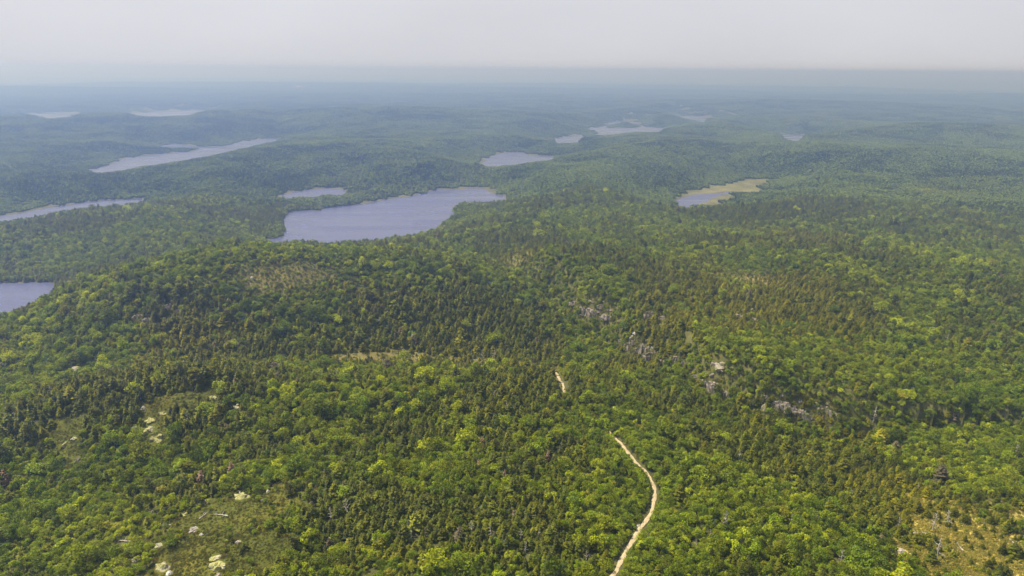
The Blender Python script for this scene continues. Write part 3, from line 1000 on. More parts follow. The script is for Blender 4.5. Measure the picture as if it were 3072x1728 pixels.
def crag_mesh(seed):
    """a broken ledge: upright joint blocks of uneven height, split by gaps"""
    r = random.Random(seed)
    bm = bmesh.new()
    for k in range(15):
        x_ = r.uniform(-.95, .95); y_ = r.gauss(0, .28) + .35 * abs(x_) * r.choice((-1, 1))
        hh = r.uniform(.15, .62) * (1 - .5 * abs(x_)); ww = r.uniform(.12, .34); dd = r.uniform(.14, .36)
        th = r.uniform(-.7, .7); tx, ty = r.uniform(-1.6, .5), r.uniform(-.6, 1.4)
        ret = bmesh.ops.create_cube(bm, size=1.0)
        fs = list({f for v in ret['verts'] for f in v.link_faces})
        es = list({e for v in ret['verts'] for e in v.link_edges})
        g_ = bmesh.ops.subdivide_edges(bm, edges=es, cuts=2, use_grid_fill=True)
        vs_ = {v for e in es for v in e.verts} | {q for q in g_['geom'] if isinstance(q, bmesh.types.BMVert)}
        for v in vs_:
            c = v.co
            f = 1 - .35 * (c.z + .5)
            px_ = c.x * ww * 2 * f + r.gauss(0, .018); py_ = c.y * dd * 2 * f + r.gauss(0, .018)
            pz_ = (c.z + .5) * (hh + .5) - .5 + r.gauss(0, .03)
            v.co = Vector((x_ + px_ * math.cos(th) - py_ * math.sin(th) + tx * pz_ * .4, y_ + px_ * math.sin(th) + py_ * math.cos(th) + ty * pz_ * .4, pz_))
    me = bpy.data.meshes.new('crag')
    bm.to_mesh(me); bm.free()
    return me


ROCKS = [rock_mesh(600 + i) for i in range(7)] + [crag_mesh(650 + i) for i in range(6)]
ROCK_VAR = {}


def rock_data(i, m):
    if (i, m.name) not in ROCK_VAR:
        q = ROCKS[i].copy(); q.materials.append(m); ROCK_VAR[(i, m.name)] = q
    return ROCK_VAR[(i, m.name)]


# u, v, width px, height/width, kind, label     (photograph pixels)
ROCK_LIST = [
    (489, 1700, 46, .30, 'L', 'largest lichen-pale outcrop on the open heath at the lower left edge of the frame'),
    (508, 1716, 24, .35, 'W', 'white boulder at the foot of the largest heath outcrop'),
    (655, 1692, 50, .22, 'L', 'tan lichen slab on the heath right of the largest outcrop'),
    (668, 1699, 14, .5, 'W', 'small white stone lying on the tan lichen slab'),
    (655, 1723, 26, .3, 'G', 'grey rock below the tan lichen slab at the bottom edge'),
    (477, 1633, 26, .3, 'L', 'slanted pale slab at the wooded left rim of the heath'),
    (646, 1668, 34, .2, 'L', 'mossy yellow outcrop above the tan lichen slab'),
    (727, 1488, 50, .2, 'L', 'long low pale ledge at the top of the heath'),
    (804, 1471, 13, .6, 'W', 'round white boulder right of the long low ledge'),
    (786, 1498, 10, .6, 'W', 'tiny white stone below the round white boulder'),
    (552, 1542, 19, .35, 'L', 'pale hump of rock beside the fallen bleached trunks'),
    (465, 1528, 30, .25, 'G', 'grey ledge at the tree line left of the fallen trunks'),
    (583, 1584, 28, .3, 'G', 'brownish rock in the middle of the heath under the fallen trunks'),
    (685, 1440, 12, .4, 'G', 'small grey rock in the trees above the heath'),
    (409, 1677, 24, .3, 'G', 'half hidden rock in brown brush left of the heath'),
    (604, 1600, 14, .4, 'W', 'small pale stone below the brownish heath rock'),
    (715, 1622, 20, .25, 'G', 'weathered patch of rock at the right rim of the heath'),
    (470, 1316, 34, .45, 'L', 'lowest and tallest of the stepped pale outcrops on the left hill'),
    (448, 1284, 40, .2, 'L', 'broad middle ledge of the stepped outcrops on the left hill'),
    (452, 1257, 28, .25, 'L', 'upper ledge of the stepped outcrops on the left hill'),
    (403, 1279, 18, .45, 'G', 'left end block of the stepped outcrops on the left hill'),
    (489, 1236, 22, .25, 'L', 'small ledge right of the top of the stepped outcrops'),
    (430, 1222, 22, .4, 'G', 'topmost rock knob of the stepped outcrops on the left hill'),
    (641, 1190, 28, .3, 'L', 'lone pale slab on the brow of the left hill'),
    (707, 1217, 24, .3, 'L', 'pale slab right of and below the lone brow slab'),
    (197, 1328, 20, .4, 'L', 'pale rock in the small clearing by the left edge'),
    (224, 1311, 16, .3, 'L', 'thin ledge above the pale rock in the small left clearing'),
    (232, 1374, 18, .5, 'G', 'grey rock face below the small left clearing'),
    (126, 1388, 10, .6, 'G', 'small grey block left of the rock face below the small clearing'),
    (223, 1103, 44, .12, 'G', 'long brown bare ledge in the left woods'),
    (287, 1084, 22, .2, 'G', 'short bare ledge right of the long brown ledge'),
    (510, 914, 26, .55, 'C', 'tall grey crag on the crest of the wooded ridge at left'),
    (405, 947, 18, .5, 'G', 'pale rock at the left foot of the ridge crag'),
    (446, 954, 26, .25, 'C', 'low cracked ledge between the crag and its left foot'),
    (1768, 925, 44, .40, 'C', 'leftmost crag of the long scarp on the right'),
    (1806, 914, 24, .35, 'C', 'pale block on top of the leftmost scarp crag'),
    (1830, 945, 30, .3, 'C', 'broken ledge right of the leftmost scarp crag'),
    (1952, 938, 28, .8, 'C', 'steep narrow grey chute in the scarp woods'),
    (1988, 951, 24, .4, 'C', 'small ledge right of the steep narrow chute'),
    (1897, 1008, 22, .4, 'G', 'pale knob high on the middle scarp'),
    (1906, 996, 14, .5, 'W', 'small white stone above the pale knob on the scarp'),
    (1889, 1030, 26, .6, 'C', 'left pinkish cliff of the middle scarp'),
    (1938, 1036, 32, .6, 'C', 'upper right cliff of the middle scarp'),
    (1953, 1060, 36, .6, 'C', 'largest pinkish cliff of the middle scarp'),
    (2026, 1073, 24, .7, 'C', 'dark cliff right of the middle scarp cliffs'),
    (2155, 1094, 42, .40, 'G', 'broad sunlit dome of rock on the scarp brow'),
    (2130, 1146, 44, .75, 'C', 'tall shaded cliff under the sunlit dome'),
    (2339, 1206, 40, .45, 'C', 'streaked grey cliff low on the right end of the scarp'),
    (2395, 1224, 40, .65, 'C', 'round faced cliff between the streaked cliff and the last crag'),
    (2477, 1222, 28, .5, 'C', 'last crag at the right end of the scarp'),
    (2292, 1217, 20, .5, 'G', 'bleached block at the foot left of the streaked cliff'),
    (2221, 946, 30, .4, 'C', 'left grey outcrop on the plateau behind the scarp'),
    (2259, 955, 26, .45, 'C', 'right grey outcrop on the plateau behind the scarp'),
    (2255, 926, 16, .4, 'L', 'thin pale ledge above the plateau outcrops'),
    (2500, 1040, 10, .6, 'W', 'white stone in the woods far right of the scarp'),
    (1916, 1573, 14, .5, 'W', 'pale boulder at the left side of the dirt track'),
    (2332, 1411, 20, .5, 'B', 'reddish bare bank of earth in the dark spruces at right'),
    (755, 829, 12, .4, 'W', 'tiny white rock on the open top of the ridge at left'),
    (480, 648, 16, .4, 'G', 'small pale crag on the hill behind the ridge at left'),
    (1500, 1690, 12, .4, 'G', 'small bare stone at the bottom edge left of the track'),
    (2700, 1650, 40, .18, 'G', 'pale rocky strip beside the straw coloured clearing'),
    (867, 1240, 10, .4, 'G', 'tiny grey stone between the left hill and the middle woods'),
]
for (u, v, w, hr, kd, lab) in [q for q in ROCK_LIST if q[4] == 'C']:
    short = lab.split(' of the ')[0] if len(lab.split()) > 9 else lab
    ROCK_LIST += [(u - w * 1.0, v - w * .45, w * .5, hr * .8, 'C', 'small ledge left of the ' + short), (u + w * 1.0, v + w * .55, w * .55, hr * .7, 'C', 'small ledge right of the ' + short),
                  (u + w * .15, v - w * .6, w * .35, hr * .8, 'G', 'little rock above the ' + short)]
M_EARTH = rock_mat('reddish_earth', (0.22, 0.12, 0.085), (0.36, 0.22, 0.16), (0.12, 0.09, 0.05), 0.3)
CLEAR = []       # (x, y, radius, reach towards the camera)
MK = {'L': M_LICHEN, 'W': M_WHITE, 'G': M_GRANITE, 'C': M_CLIFF, 'B': M_EARTH}
for k, (u, v, w, hr, kd, lab) in enumerate(ROCK_LIST):
    x, y, z, t = hit(u, v + (4 if kd != 'C' else w * hr * 0.5), 0.0)
    wm = w * t / F_PX
    hm = wm * hr * (1.25 if kd == 'C' else 1.0)
    ob = link('boulder' if kd == 'W' else 'earth_bank' if kd == 'B' else 'cliff_crag' if kd == 'C' else 'rock_outcrop', rock_data(7 + k % 6 if kd == 'C' else k % 7, MK[kd]))
    ob.location = (x, y, z - hm * 0.08)
    wm *= 1.3 if kd == 'C' else 1.1
    hm *= 1.25 if kd == 'C' else 1.15
    ob.scale = (wm * 0.5, wm * (0.34 if kd == 'C' else 0.45), hm)
    ob.rotation_euler = (0, 0, -math.atan2(x, y) + ((k * 37) % 50 - 25) / 60.0)
    tag(ob, lab, 'boulder' if kd == 'W' else 'bank' if kd == 'B' else 'cliff' if kd == 'C' else 'rock', 'rocks showing through the woods')
    dep = math.asin(min(.95, (CZ - z) / t))
    CLEAR.append((x, y, wm * (0.24 if kd == 'C' else 0.45), min(8, 2.2 / math.tan(dep)), math.atan2(x, y)))

# ------------------------------------------------------------------ dead trees and fallen trunks
SNAG_P = [snag(700 + i, 9 + 2 * (i % 3)) for i in range(4)]
SNAGS = [(cr.mesh('bare_crown', [M_DEAD]), tk.mesh('dead_trunk', [M_DEAD])) for cr, tk in SNAG_P]
RUST_P = [spruce(720 + i, 0.2, 0.5, 9) for i in range(2)]
RUSTY = [(cr.mesh('rust_crown', [M_RUST]), tk.mesh('rust_trunk', [M_BARK])) for cr, tk in RUST_P]
SNAG_LIST = [  # u, v of the middle, height px, rusty, label
    (2622, 1250, 42, 0, 'bleached forked dead tree standing right of the scarp'),
    (1041, 1520, 40, 0, 'grey twiggy dead tree in the lower middle woods'),
    (990, 1540, 34, 0, 'white forked dead tree left of the grey twiggy one'),
    (1387, 1497, 24, 0, 'small silver dead tree in the leafy middle woods'),
    (1223, 1566, 26, 0, 'thin dead tree above the bent white one'),
    (1232, 1604, 30, 0, 'bent white dead tree in the lower middle woods'),
    (1415, 1574, 30, 0, 'slender grey dead tree left of the pair in the dark spruces'),
    (1474, 1591, 34, 0, 'left silver dead spruce of the pair in the dark spruces'),
    (1563, 1600, 34, 0, 'right silver dead spruce of the pair in the dark spruces'),
    (1577, 1638, 28, 0, 'pale dead tree below the silver pair'),
    (1618, 1590, 24, 0, 'thin dead spruce right of the silver pair'),
    (2180, 1560, 48, 0, 'tall grey dead spruce right of the dirt track'),
    (2131, 1594, 24, 0, 'short whitened snag left of the tall grey dead spruce'),
    (1759, 1660, 26, 0, 'pale dead tree near the bottom left of the track'),
    (2376, 1562, 34, 0, 'silver dead tree between the track and the straw clearing'),
    (2817, 1650, 50, 0, 'tall pale dead tree in the straw coloured clearing'),
    (2527, 1675, 40, 0, 'grey dead tree near the bottom left of the straw clearing'),
    (2800, 1575, 46, 0, 'bare leaning dead tree at the top of the straw clearing'),
    (2845, 1560, 40, 0, 'bare dead tree right of the leaning one in the straw clearing'),
    (2700, 1560, 26, 0, 'small bleached dead tree above the straw clearing'),
    (1485, 1063, 34, 0, 'tallest bare dead tree in the brown bog'),
    (1450, 1062, 28, 0, 'bare dead tree left of the tallest one in the brown bog'),
    (1598, 1098, 24, 0, 'bare dead tree at the right rim of the brown bog'),
    (1560, 1090, 22, 0, 'short bare dead tree in the middle of the brown bog'),
    (1010, 1120, 28, 0, 'white dead trunk at the dark edge of the middle woods'),
    (2088, 1620, 22, 0, 'little grey snag right of the track bend'),
    (1448, 1324, 34, 1, 'rust red dying spruce above the leafy middle woods'),
    (1513, 1418, 28, 1, 'rust brown dying spruce in the centre woods'),
    (1436, 1384, 28, 1, 'dull red dying spruce left of the rust brown one'),
    (1640, 1366, 34, 1, 'brown dying spruce left of the upper track'),
    (1748, 1026, 26, 1, 'rust tinted dying tree below the scarp'),
    (690, 1405, 40, 1, 'grey brown dying tree above the heath'),
    (600, 1430, 40, 1, 'brown withered tree left of the one above the heath'),
    (20, 1435, 44, 1, 'brown withered tree at the left edge of the frame'),
]
for k, (u, v, hpx, rusty, lab) in enumerate(SNAG_LIST):
    x, y, z, t = hit(u, v, 2.5)
    dep = math.asin(min(.95, (CZ - z) / t))
    h = hpx * t / F_PX / math.cos(dep)
    root = bpy.data.objects.new('dead_tree', None); C.objects.link(root)
    root.location = (x, y, z)
    root.rotation_euler = (random.uniform(-.09, .09), random.uniform(-.12, .12), random.uniform(0, 6.28))
    root.scale = (h * (1.0 if not rusty else 1.2),) * 2 + (h,)
    src = (RUSTY[k % 2] if rusty else SNAGS[k % 4])
    cw = link('crown', src[0], root); cw['tint'] = (1.0, 1.0, 1.0)
    link('trunk', src[1], root)
    tag(root, lab, 'dead tree', 'dead trees in the woods')
    CLEAR.append((x, y, 1.3, min(5, 2.0 / math.tan(dep)), math.atan2(x, y)))

LOG_LIST = [(660, 1546, 34, 0.95, 'long bleached fallen trunk lying across the heath'), (612, 1546, 26, -0.8, 'branchy bleached fallen trunk left of the long one'),
            (618, 1504, 22, 0.3, 'pale fallen trunk above the two heath trunks'), (367, 1624, 34, 0.8, 'thin grey fallen trunk in the lower left woods'),
            (496, 1577, 22, 1.0, 'short fallen pole at the left rim of the heath'), (2880, 1640, 26, 0.5, 'thin fallen pole in the straw clearing by the right edge'),
            (2760, 1600, 30, -0.9, 'fallen pole on the upper left side of the straw clearing'), (3040, 1630, 28, 0.6, 'pale fallen trunk at the right edge of the frame'),
            (720, 1478, 22, 0.1, 'grey fallen branch on the long low ledge')]
LOG_M = [snag(760 + i, 5) for i in range(3)]
LOGS = [(cr.mesh('log_branches', [M_DEAD]), tk.mesh('log', [M_DEAD])) for cr, tk in LOG_M]
for k, (u, v, lpx, turn, lab) in enumerate(LOG_LIST):
    x, y, z, t = hit(u, v, 0.2)
    L_ = lpx * t / F_PX * 1.25
    root = bpy.data.objects.new('fallen_trunk', None); C.objects.link(root)
    a = -math.atan2(x, y) + turn
    ex, ey = math.sin(-a), math.cos(-a)
    z2 = float(ground_z(x + ex * L_ * .5, y + ey * L_ * .5)[0]); z1 = float(ground_z(x - ex * L_ * .5, y - ey * L_ * .5)[0])
    root.location = (x - ex * L_ * .5, y - ey * L_ * .5, z1 + 0.25)
    d = Vector((ex * L_, ey * L_, z2 - z1 + 0.2)).normalized()
    root.rotation_euler = d.to_track_quat('Z', 'Y').to_euler()
    root.scale = (L_ * 1.4, L_ * 1.4, L_)
    link('trunk', LOGS[k % 3][1], root); link('branches', LOGS[k % 3][0], root)['kind'] = 'stuff'
    tag(root, lab, 'log', 'fallen trunks')
    CLEAR.append((x, y, L_ * .5, 4, math.atan2(x, y)))

# ------------------------------------------------------------------ woods
def clear_mask(x, y):
    """places kept free of trees: track, rocks, dead trees"""
    m = np.zeros(x.shape, bool)
    cl_ = np.array(smooth_line(TRACK_LOW, 3)); d, *_ = line_dist(x, y, [tuple(q) for q in cl_])
    m |= d < 1.55
    cl_ = np.array(smooth_line(TRACK_UP, 3)); d, *_ = line_dist(x, y, [tuple(q) for q in cl_])
    m |= d < 3.2
    cl_ = [TRACK_LOW[-1]] + TRACK_MID + [TRACK_UP[0]]; d, *_ = line_dist(x, y, cl_)
    m |= d < 1.0
    for (cx_, cy_, rad, reach, a) in CLEAR:
        dx, dy = x - cx_, y - cy_
        near_ = (np.abs(dx) < rad + reach + 3) & (np.abs(dy) < rad + reach + 3)
        if not near_.any():
            continue
        ta = dx * math.cos(a) - dy * math.sin(a); tb = dx * math.sin(a) + dy * math.cos(a)
        q = np.where(tb < 0, tb / (rad * 0.6 + reach), tb / (rad * .7 + .5))
        m |= ((ta / (rad + .5)) ** 2 + q ** 2) < 1
    return m


def track_d(x, y):
    return np.minimum(line_dist(x, y, TRACK_LOW)[0], line_dist(x, y, TRACK_UP)[0])


def tints(con_flag, warm, x, y, seed):
    r = np.random.default_rng(seed)
    n_ = len(x)
    g = (1 + 0.30 * r.standard_normal(n_)).clip(.45, 1.8)[:, None]
    w = np.clip(warm + 0.35 * r.standard_normal(n_), 0, 1.2)[:, None]
    cool = np.array([0.064, 0.078, 0.006]); olive = np.array([0.136, 0.130, 0.006])
    con_c = cool * (1 - w * .9) + olive * w * .9 + np.array([.010, .010, 0])
    la = np.array([0.106, 0.156, 0.006]); lb = np.array([0.232, 0.268, 0.008])
    k = np.clip(0.35 + 0.33 * r.standard_normal(n_) + 0.65 * fbm(x / 48, y / 48, 131, 3), 0, 1)[:, None]
    lf = la * (1 - k) + lb * k
    odd = r.random(n_)[:, None]
    lf = np.where(odd > 0.985, np.array([0.20, 0.20, 0.02]), lf)
    dull = r.random(n_)[:, None]
    con_c = np.where(dull > .99, np.array([.125, .105, .075]), con_c)
    return np.where(con_flag[:, None], con_c, lf) * g


SPC = 1.56
R_NEAR = 880.0
ys = np.arange(95, R_NEAR, SPC)
xs = np.arange(-800, 800, SPC)
X, Y = np.meshgrid(xs, ys)
X = (X + rng.uniform(-.5, .5, X.shape) * SPC * 1.1).ravel(); Y = (Y + rng.uniform(-.5, .5, Y.shape) * SPC * 1.1).ravel()
r_, a_ = np.hypot(X, Y), np.arctan2(X, Y)
keep = (r_ > 125) & (r_ < R_NEAR) & (np.abs(a_) < math.radians(40.5) + np.clip((520 - r_) / 400, 0, 1) * math.radians(7))
X, Y = X[keep], Y[keep]
ld = sample(GLD, X, Y)
con, hf, op, ye, warm, scr = cover(X, Y)
u1 = rng.random(len(X))
sed = poly_dist(X, Y, SEDGE)
bare = clear_mask(X, Y)
low = bare & (rng.random(len(X)) < .55) & (track_d(X, Y) > 2.0)
keep = (ld > 1.2) & (~bare | low) & (sed > 1) & (u1 > op * 1.02) & (u1 > ye * .93) & (rng.random(len(X)) > .80 * np.clip(zsum(Z_SCRUB[:2] + Z_SCRUB[5:6], X, Y) * 1.4, 0, 1)) & (rng.random(len(X)) > 0.04 + 0.5 * sstep(.25, .55, fbm(X / 16, Y / 16, 150, 3)))
X, Y, con, hf, warm, op, ye, scr, low = [q[keep] for q in (X, Y, con, hf, warm, op, ye, scr, low)]
Zg = ground_z(X, Y)
lds = sample(GLD, X, Y)
is_con = rng.random(len(X)) < con
is_pine = is_con & (rng.random(len(X)) < 0.006 + 0.05 * ((X < -60) & (Y < 420)))
edge = np.maximum(op, ye)
H = np.where(is_con, 3.1 * np.exp(rng.normal(0, .30, len(X))), 2.85 * np.exp(rng.normal(0, .34, len(X)))) * hf
big = rng.random(len(X)) < 0.05
H = np.where(big, H * 1.5, H)
dtk = track_d(X, Y)
H = np.where(dtk < 4.5, np.minimum(H, 1.3 + .55 * dtk), H)
H = H * (1 - 0.45 * np.clip(edge, 0, 1))
H = np.where(is_pine, H * 1.45, H)
H = np.where(low, rng.uniform(.7, 1.8, len(X)), H)
H = np.minimum(H, np.where(lds < 45, 6.0, 9.5)).clip(.7, 10.5)
wide_f = rng.uniform(.8, 1.25, len(X)) * np.where(is_con, 1.40, 1.02) * np.where(H < 3.5, 1.25, 1.0)
rotz = rng.uniform(0, 6.283, len(X))
tilt = rng.normal(0, .045, (len(X), 2))
TINT = tints(is_con, warm, X, Y, 5)
pick = rng.integers(0, 6, len(X))
pick = np.where(is_pine, pick % 3, pick)
U, V = to_px(X, Y, Zg + H * .6)
dist = np.sqrt(X ** 2 + Y ** 2 + (CZ - Zg) ** 2)
size = H * wide_f / dist
inframe = (U > 6) & (U < 3066) & (V < 1722) & (V > 0)
single = np.zeros(len(X), bool)
kind = np.where(is_pine, 2, np.where(is_con, 0, 1))
cand = np.where((kind == 0) & inframe & (dist < 430) & (H > 2.2) & ~low)[0]
dead = rng.choice(cand, 48, replace=False)
kind[dead] = 3
H[dead] = np.clip(H[dead] * 1.2, 3.8, 5.5); wide_f[dead] = .9
single[dead] = True
for k_, cnt in ((0, 300), (1, 300), (2, 300)):
    idx = np.where((kind == k_) & inframe)[0]
    idx = idx[np.argsort(-size[idx])][:cnt]
    single[idx] = True
print('near trees', len(X), 'pines', int((kind == 2).sum()))

LAND = [  # landmarks for the labels of single trees, in photograph pixels
    ('the bottom track end', 1860, 1690), ('the dirt track bend', 1965, 1480), ('the pale track boulder', 1916, 1573),
    ('the upper track end', 1850, 1320), ('the largest heath outcrop', 489, 1700), ('the tan lichen slab', 655, 1692), ('the long low ledge', 727, 1488),
    ('the round white boulder', 804, 1471), ('the fallen bleached trunks', 640, 1546), ('the stepped outcrops', 450, 1275),
    ('the small left clearing', 197, 1328), ('the left rock face', 232, 1374), ('the thin fallen trunk', 367, 1624),
    ('the bottom left corner', 0, 1728), ('the bottom right corner', 3072, 1728), ('the grey twiggy dead tree', 1041, 1520), ('the bent white dead tree', 1232, 1604),
    ('the silver dead spruce pair', 1518, 1595), ('the small silver dead tree', 1387, 1497), ('the tall grey dead spruce', 2180, 1560), ('the short whitened snag', 2131, 1594),
    ('the lone silver dead tree', 2376, 1562), ('the tall pale dead tree', 2817, 1650), ('the reddish earth bank', 2332, 1411),
    ('the bottom grey dead tree', 2527, 1675), ('the bleached forked dead tree', 2622, 1250), ('the bottom edge stone', 1500, 1690),
    ('the bottom edge middle', 1250, 1728), ('the rust red dying spruce', 1448, 1324), ('the brown dying spruce', 1640, 1366), ('the lone brow slab', 641, 1190),
    ('the withered left edge tree', 20, 1435), ('the right edge', 3072, 1480), ('the left edge', 0, 1240), ('the pale rocky strip', 2700, 1650), ('the withered heath trees', 650, 1415),
]
LU = np.array([q[1] for q in LAND]); LV = np.array([q[2] for q in LAND])
ONES = ['', 'first', 'second', 'third', 'fourth', 'fifth', 'sixth', 'seventh', 'eighth', 'ninth', 'tenth', 'eleventh', 'twelfth', 'thirteenth', 'fourteenth', 'fifteenth',
        'sixteenth', 'seventeenth', 'eighteenth', 'nineteenth']


def ordinal(q):
    if q < 20:
        return ONES[q]
    t_ = ['twenty', 'thirty', 'forty', 'fifty', 'sixty', 'seventy', 'eighty', 'ninety'][q // 10 - 2]
    return t_[:-1] + 'ieth' if q % 10 == 0 else t_ + '-' + ONES[q % 10]


sidx = np.where(single)[0]
groups = {}
for i in sidx:
    dd = np.hypot(LU - U[i], (LV - V[i]) * 1.3)
    j = int(np.argmin(dd))
    du, dv = U[i] - LU[j], V[i] - LV[j]
    pos = ('right of' if du > 0 else 'left of') if abs(du) > abs(dv) * 2 else (('below' if dv > 0 else 'above') if abs(dv) > abs(du) * 2 else
          ('lower ' if dv > 0 else 'upper ') + ('right of' if du > 0 else 'left of'))
    lum = TINT[i] @ np.array([.3, .6, .1])
    kd = ('spruce', 'broadleaf tree', 'pine', 'dead tree')[kind[i]]
    if kind[i] == 3:
        tone = 'bare grey'
    elif kind[i] == 1:
        tone = 'yellow-green' if TINT[i][0] > TINT[i][1] * .8 else ('light green' if lum > .11 else 'deep green')
    else:
        tone = 'olive' if TINT[i][0] > TINT[i][1] * .88 else 'dark green'
    sz_ = 'tall' if H[i] > 5.4 else 'small' if H[i] < 4.0 else 'mid-sized'
    groups.setdefault((f'{sz_} {tone} {kd}', f'{pos} {LAND[j][0]}'), []).append((dd[j], i))
LABEL = {}
for (what, where), members in groups.items():
    members.sort()
    for q, (_, i) in enumerate(members):
        if len(members) == 1:
            LABEL[i] = f'{what} just {where}' if members[0][0] < 60 else f'{what} standing {where}'
        else:
            LABEL[i] = f'{what} {where}, ' + ('nearest one' if q == 0 else f'{ordinal(q + 1)} nearest')
PARTS = {0: SPRUCE, 1: LEAFY, 2: PINE, 3: SNAGS}
NAMES = {0: ('spruce_tree', 'spruces of the near woods'), 1: ('broadleaf_tree', 'broadleaf trees of the near woods'), 2: ('pine_tree', 'pines of the near woods'), 3: ('dead_tree', 'dead trees in the woods')}
for i in sidx:
    k_ = int(kind[i])
    root = bpy.data.objects.new(NAMES[k_][0], None); C.objects.link(root)
    root.location = (X[i], Y[i], Zg[i]); root.rotation_euler = (tilt[i, 0], tilt[i, 1], rotz[i])
    root.scale = (H[i] * wide_f[i], H[i] * wide_f[i], H[i])
    root.empty_display_size = 0.2
    cm, tm = PARTS[k_][int(pick[i]) % len(PARTS[k_])]
    c_ = link('crown', cm, root); c_['tint'] = [float(q) for q in TINT[i]]
    link('trunk', tm, root)
    tag(root, LABEL[i], 'dead tree' if k_ == 3 else 'tree', NAMES[k_][1])

ROTV = np.stack([tilt[:, 0], tilt[:, 1], rotz], 1)
SCLV = np.stack([H * wide_f, H * wide_f, H], 1)
for k_, nm, kd, lab in ((0, 'spruce_woods', 'spruce', 'dense olive spruce woods covering the slopes'), (1, 'broadleaf_woods', 'leafy', 'bright green broadleaf woods mixed through the spruces'),
                        (2, 'pine_woods', 'pine', 'scattered feathery pines rising out of the woods')):
    m = (kind == k_) & ~single
    if m.any():
        scatter(nm, kd, X[m], Y[m], Zg[m], ROTV[m], SCLV[m], pick[m], TINT[m], lab, 'woods')

# undergrowth: low shrubs on heath, clearing, along the track and in the gaps
n_c = 60000
rs = np.sqrt(rng.uniform(130 ** 2, 430 ** 2, n_c)); as_ = rng.uniform(-math.radians(46), math.radians(46), n_c)
SX, SY = rs * np.sin(as_), rs * np.cos(as_)
for (cx_, cy_, rad, reach, a) in CLEAR[:len(ROCK_LIST)]:
    q_ = 60 + int(rad * reach * 5)
    ta_, tb_ = rng.normal(0, .8, q_) * (rad + 2), rng.normal(-.4, .7, q_) * (rad + reach)
    SX = np.concatenate([SX, cx_ + ta_ * math.cos(a) + tb_ * math.sin(a)]); SY = np.concatenate([SY, cy_ - ta_ * math.sin(a) + tb_ * math.cos(a)])
n_rock = len(SX)
for zn in Z_OPEN + Z_YELLOW:
    q_ = int(min(14000, zn.ra * zn.rb * 14))
    ta_, tb_ = rng.normal(0, .75, q_) * zn.ra, rng.normal(0, .75, q_) * zn.rb
    SX = np.concatenate([SX, zn.x + ta_ * math.cos(zn.a) + tb_ * math.sin(zn.a)]); SY = np.concatenate([SY, zn.y - ta_ * math.sin(zn.a) + tb_ * math.cos(zn.a)])
n_c = len(SX)
con, hf, op, ye, warm, scr = cover(SX, SY)
dtr, *_ = line_dist(SX, SY, [tuple(q) for q in np.array(smooth_line(TRACK_LOW, 2))])
ld = sample(GLD, SX, SY)
pr = np.where((np.arange(n_c) >= 60000) & (np.arange(n_c) < n_rock), .8, 0) + np.clip(0.16 + 0.5 * op + 0.30 * ye + 0.4 * scr, 0, 1) * np.where(zsum(Z_OPEN, SX, SY) > .3, 0.55 + .45 * (fbm(SX / 6, SY / 6, 140, 2) > 0), 1)
kp = (rng.random(n_c) < pr) & (dtr > 1.7) & (ld > 1)
rock_m = np.zeros(n_c, bool)
for (cx_, cy_, rad, reach, a) in CLEAR[:len(ROCK_LIST)]:
    rock_m |= np.hypot(SX - cx_, SY - cy_) < rad * .9
kp &= ~rock_m
SX, SY, op, ye = SX[kp], SY[kp], op[kp], ye[kp]
ns = len(SX)
ssz = rng.uniform(.25, .8, ns) * (1 - .5 * op) * np.where(rng.random(ns) < .06, 1.9, 1)
g = rng.uniform(.7, 1.3, ns)[:, None]
kk = rng.random(ns)[:, None]
stn = (np.array([.062, .090, .010]) * (1 - kk) + np.array([.135, .130, .012]) * kk) * g
stn = np.where(rng.random(ns)[:, None] < .18, np.array([.12, .085, .03]) * g, stn)
stn = stn * (1 - .25 * np.clip(op, 0, 1))[:, None]
stn = stn * (1 - ye[:, None] * .7) + np.array([.32, .28, .055]) * ye[:, None] * .7
scatter('low_shrubs', 'shrub', SX, SY, ground_z(SX, SY), np.stack([np.zeros(ns), np.zeros(ns), rng.uniform(0, 6.28, ns)], 1), np.stack([ssz, ssz, ssz * .9], 1),
        rng.integers(0, 4, ns), stn, 'low heath shrubs and berry bushes on the open ground', 'shrubs')


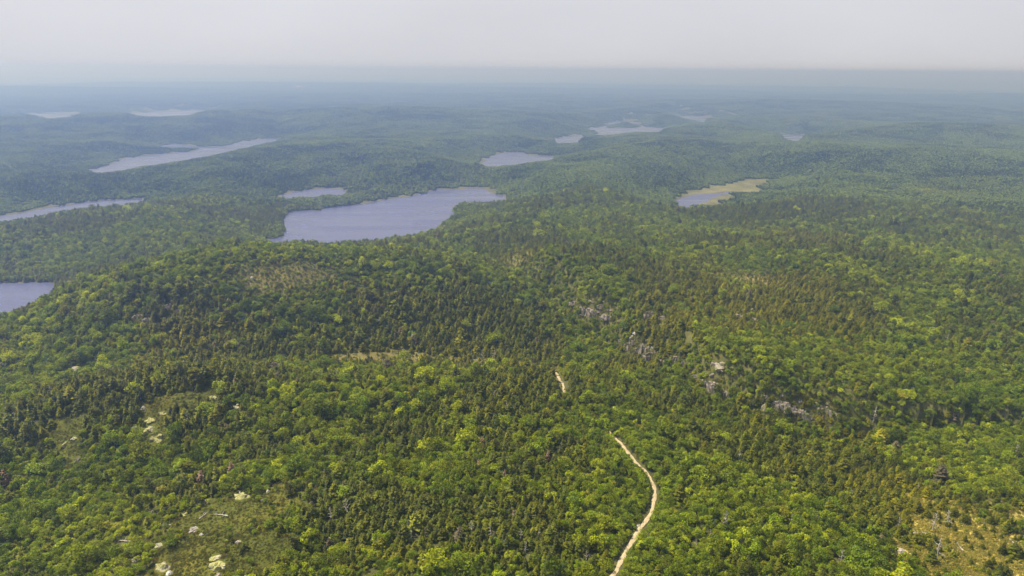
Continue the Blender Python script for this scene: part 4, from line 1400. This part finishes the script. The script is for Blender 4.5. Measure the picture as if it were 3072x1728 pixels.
def blocks(nm, kd, r0, r1, step, lab, seed):
    r = np.random.default_rng(seed)
    ys_ = np.arange(r0 * .7, r1, step); xs_ = np.arange(-r1 * .70, r1 * .70, step)
    X, Y = np.meshgrid(xs_, ys_)
    X = (X + r.uniform(-.25, .25, X.shape) * step).ravel(); Y = (Y + r.uniform(-.25, .25, Y.shape) * step).ravel()
    R_, A_ = np.hypot(X, Y), np.arctan2(X, Y)
    m = (R_ > r0) & (R_ < r1) & (np.abs(A_) < math.radians(40.5))
    X, Y = X[m], Y[m]
    ld = sample(GLD, X, Y)
    con, hf, op, ye, warm, scr = cover(X, Y)
    pale_ = zsum(Z_PALE, X, Y)
    m = (ld > step * .42) & (poly_dist(X, Y, SEDGE) > step * .25 + 9 * perlin(X / 25, Y / 25, 160)) & (pale_ < .3)
    X, Y, con, hf, warm = X[m], Y[m], con[m], hf[m], warm[m]
    n_ = len(X)
    Z = ground_z(X, Y)
    e = step * .5
    dzx = (ground_z(X + e, Y) - ground_z(X - e, Y)) / (2 * e); dzy = (ground_z(X, Y + e) - ground_z(X, Y - e)) / (2 * e)
    pk = np.clip(np.round((1 - con) * 5.4 + r.normal(0, .7, n_)), 0, 5).astype(int)
    g = (1 + .12 * r.standard_normal(n_)).clip(.6, 1.5)[:, None]
    w = np.clip(warm * .5, 0, .7)[:, None]
    tn = (np.array([.078, .106, .012]) * (1 - w) + np.array([.112, .114, .010]) * w) * g * 1.05
    quarter = r.integers(0, 4, n_) * (math.pi / 2)
    # lay each block along its slope, turned by quarter turns
    rot = np.stack([np.arctan(dzy), -np.arctan(dzx), np.zeros(n_)], 1)
    c, s = np.cos(quarter), np.sin(quarter)
    rot = np.stack([np.arctan(dzy * c - dzx * s), -np.arctan(dzx * c + dzy * s), quarter], 1)
    sc_ = np.ones(n_); scl = np.stack([sc_, sc_, hf.clip(.6, 1.3) * r.uniform(.9, 1.1, n_) * np.where(sample(GLD, X, Y) < step * 2.2, .88, 1)], 1)
    print(nm, n_)
    scatter(nm, kd, X, Y, Z - .3, rot, scl, pk, tn, lab, 'woods')


blocks('distant_woods', 'mid_block', R_NEAR - 6, 2400, 14.5, 'hazy blue-green mixed woods around the middle lakes', 51)
blocks('far_woods', 'far_block', 2400 - 20, 6800, 46.0, 'blue far woods fading towards the horizon', 52)

# ------------------------------------------------------------------ haze
bm = bmesh.new()
bmesh.ops.create_cube(bm, size=1.0)
me = bpy.data.meshes.new('haze')
bm.to_mesh(me); bm.free()
haze = link('haze', me)
zb, zt = float(GZ.min()) - 1.5, CZ + 12
haze.scale = (92000, 92000, zt - zb)
haze.location = (0, 0, (zt + zb) / 2)
haze['kind'] = 'stuff'
haze['label'] = 'pale blue summer haze hanging over the woods'
m, n, l, o = mat('haze')
pv = n.new('ShaderNodeVolumePrincipled')
pv.inputs['Color'].default_value = (0.31, 0.47, 0.995, 1)
pv.inputs['Absorption Color'].default_value = (0.74, 0.71, 0.45, 1)
pv.inputs['Density'].default_value = 0.00068
pv.inputs['Anisotropy'].default_value = 0.8
l.new(pv.outputs[0], o.inputs['Volume'])
me.materials.append(m)
